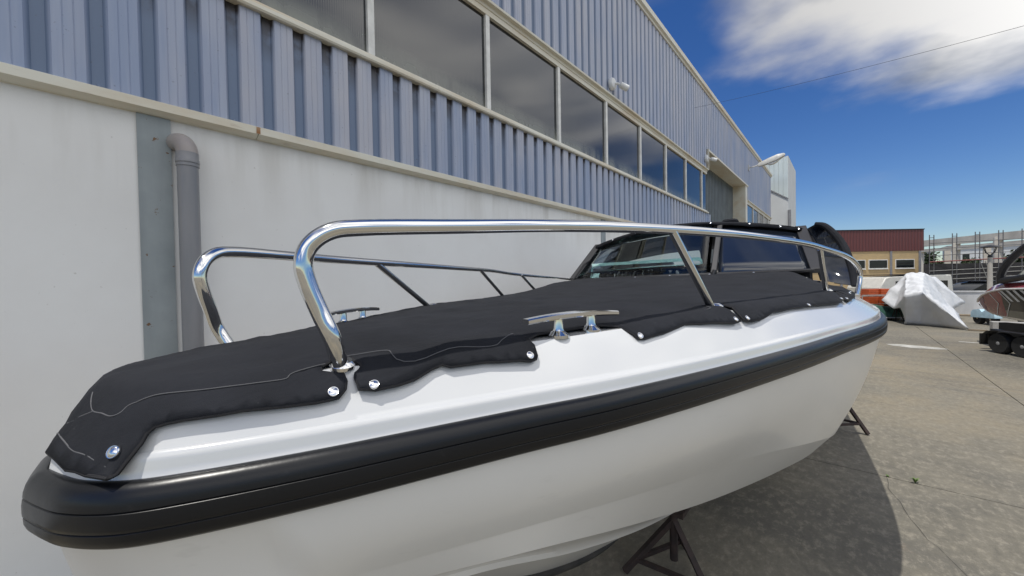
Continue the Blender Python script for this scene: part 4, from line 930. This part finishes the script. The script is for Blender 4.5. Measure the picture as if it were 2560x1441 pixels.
for y_s in (1, -1): MB().tube([(s, y_s*(gun(s)[0]+.01), gun(s)[1]+.005) for s in SS_], .022, 8).build('gunwale_trim', 'deck_white', RB)
# deck: maroon panel then white
dk2 = MB(); rr = []
for s in SS_:
    g = gun(s); hh = g[1]+.20*ss(.15, 1.2, s)
    rr.append([(s, y*g[0], z) for y, z in ((-1, g[1]), (-.90, g[1]+(hh-g[1])*.72), (-.84, g[1]+(hh-g[1])*.86), (-.6, hh), (0, hh+.03), (.6, hh), (.84, g[1]+(hh-g[1])*.86), (.90, g[1]+(hh-g[1])*.72), (1, g[1]))])
nr, nc = len(rr), 9; dk2.v = [p for r in rr for p in r]
for i in range(nr-1):
    for j in range(8):
        mi = 0 if j in (0, 7) and SS_[i] > .55 and not (1.0 < SS_[i] < 1.12) else 1
        dk2.f.append((i*nc+j, i*nc+j+1, (i+1)*nc+j+1, (i+1)*nc+j)); dk2.mi.append(mi)
dk2.build('deck', ['maroon_gel', 'deck_white'], RB, ang=40)
for y_s in (1, -1):
    tw = spl([(1.38, y_s*.72, 1.6), (1.42, y_s*.74, 1.85), (1.65, y_s*.72, 2.2), (2.2, y_s*.66, 2.62), (3.2, y_s*.62, 2.75), (3.9, y_s*.7, 2.2), (4.1, y_s*.85, 1.6)], 8)
    MB().tube([tuple(p) for p in tw], [.075 if i < 30 else .05 for i in range(len(tw))], 8).build('tower', 'black_metal', RB)
    MB().tube([(1.7, y_s*.72, 1.7), (2.1, y_s*.7, 2.15), (2.5, y_s*.66, 2.6)], .02, 6).build('brace', 'galvanised', RB)
    MB().tube([(1.42, y_s*.74, 1.66), (2.0, y_s*.84, 1.74), (3.6, y_s*.92, 1.74)], .07, 8).build('screen_base', 'black_metal', RB)
    MB().add([(1.7, y_s*.78, 1.68), (3.4, y_s*.88, 1.72), (3.0, y_s*.8, 2.15), (2.1, y_s*.76, 2.1)], [(0, 1, 2, 3)]).build('windscreen', 'windscreen_glass', RB, ang=0)
MB().box(2.2, 2.5, -.5, .5, 1.5, 2.05).build('bow_cover', 'pale_blue', RB, ang=0, bevel=.08)
MB().box(2.5, 3.6, -.7, .7, 1.4, 1.9).build('seat', 'upholstery', RB, ang=0, bevel=.08)
TR = thing('boat_trailer', 'black tandem axle boat trailer carrying the maroon boat', 'trailer', mat=RBm)
for y in (-.55, .55): MB().box(1.0, 6, y-.05, y+.05, .36, .48).build('frame_rail', 'black_metal', TR, ang=0)
for x in (1.1, 2.6, 4.5): MB().box(x, x+.1, -.9, .9, .26, .358).build('cross_member', 'black_metal', TR, ang=0)
for y in (-.6, .45): MB().box(1.2, 5.5, y, y+.15, .49, .66).build('bunk', 'black_metal', TR, ang=0)
for x in (1.76, 2.26):
    for y_s in (1, -1): wheel(TR, (x, y_s*1.10, .235), .235, .18, 'rim_grey', (0, -y_s, 0))
for y_s in (1, -1):
    fp = [(1.42,.2),(1.44,.40),(1.56,.50),(1.76,.53),(2.0,.525),(2.26,.53),(2.48,.50),(2.58,.40),(2.6,.2)]
    o = MB().grid([[(x, y_s*.90, z) for x, z in fp], [(x, y_s*1.15, z) for x, z in fp]]).build('fender', 'black_metal', TR); s2 = o.modifiers.new('s', 'SOLIDIFY'); s2.thickness = .012
    MB().box(1.40, 1.42, y_s*1.03-.12, y_s*1.03+.12, .16, .42).build('mud_flap', 'tyre', TR, ang=0)
    MB().box(2.68, 2.86, y_s*1.0-.2, y_s*1.0+.2, .36, .42).build('step', 'galvanised', TR, ang=0)
MB().box(.7, 1.0, -.05, .05, .36, .46).build('tongue', 'black_metal', TR, ang=0)
# far horizon strip of buildings
for x, y, wx, h, lab in ((14, 130, 9, 6.5, 'small white house far beyond the concrete frame'), (27, 128, 12, 7.5, 'distant pale block seen between scaffold poles')):
    o = thing('distant_house', lab, 'building', (x, y, 0)); MB().box(-wx/2, wx/2, 0, 8, 0, h).build('wall', 'annex_white', o, ang=0); MB().box(-wx/2-.3, wx/2+.3, -.3, 8.3, h+.01, h+.5).build('roof', 'grey_metal', o, ang=0)
    for q in (-.3, .0, .3): MB().box(q*wx-.5, q*wx+.5, -.05, .02, h*.55, h*.8).build('window', 'dark_glass', o, ang=0)
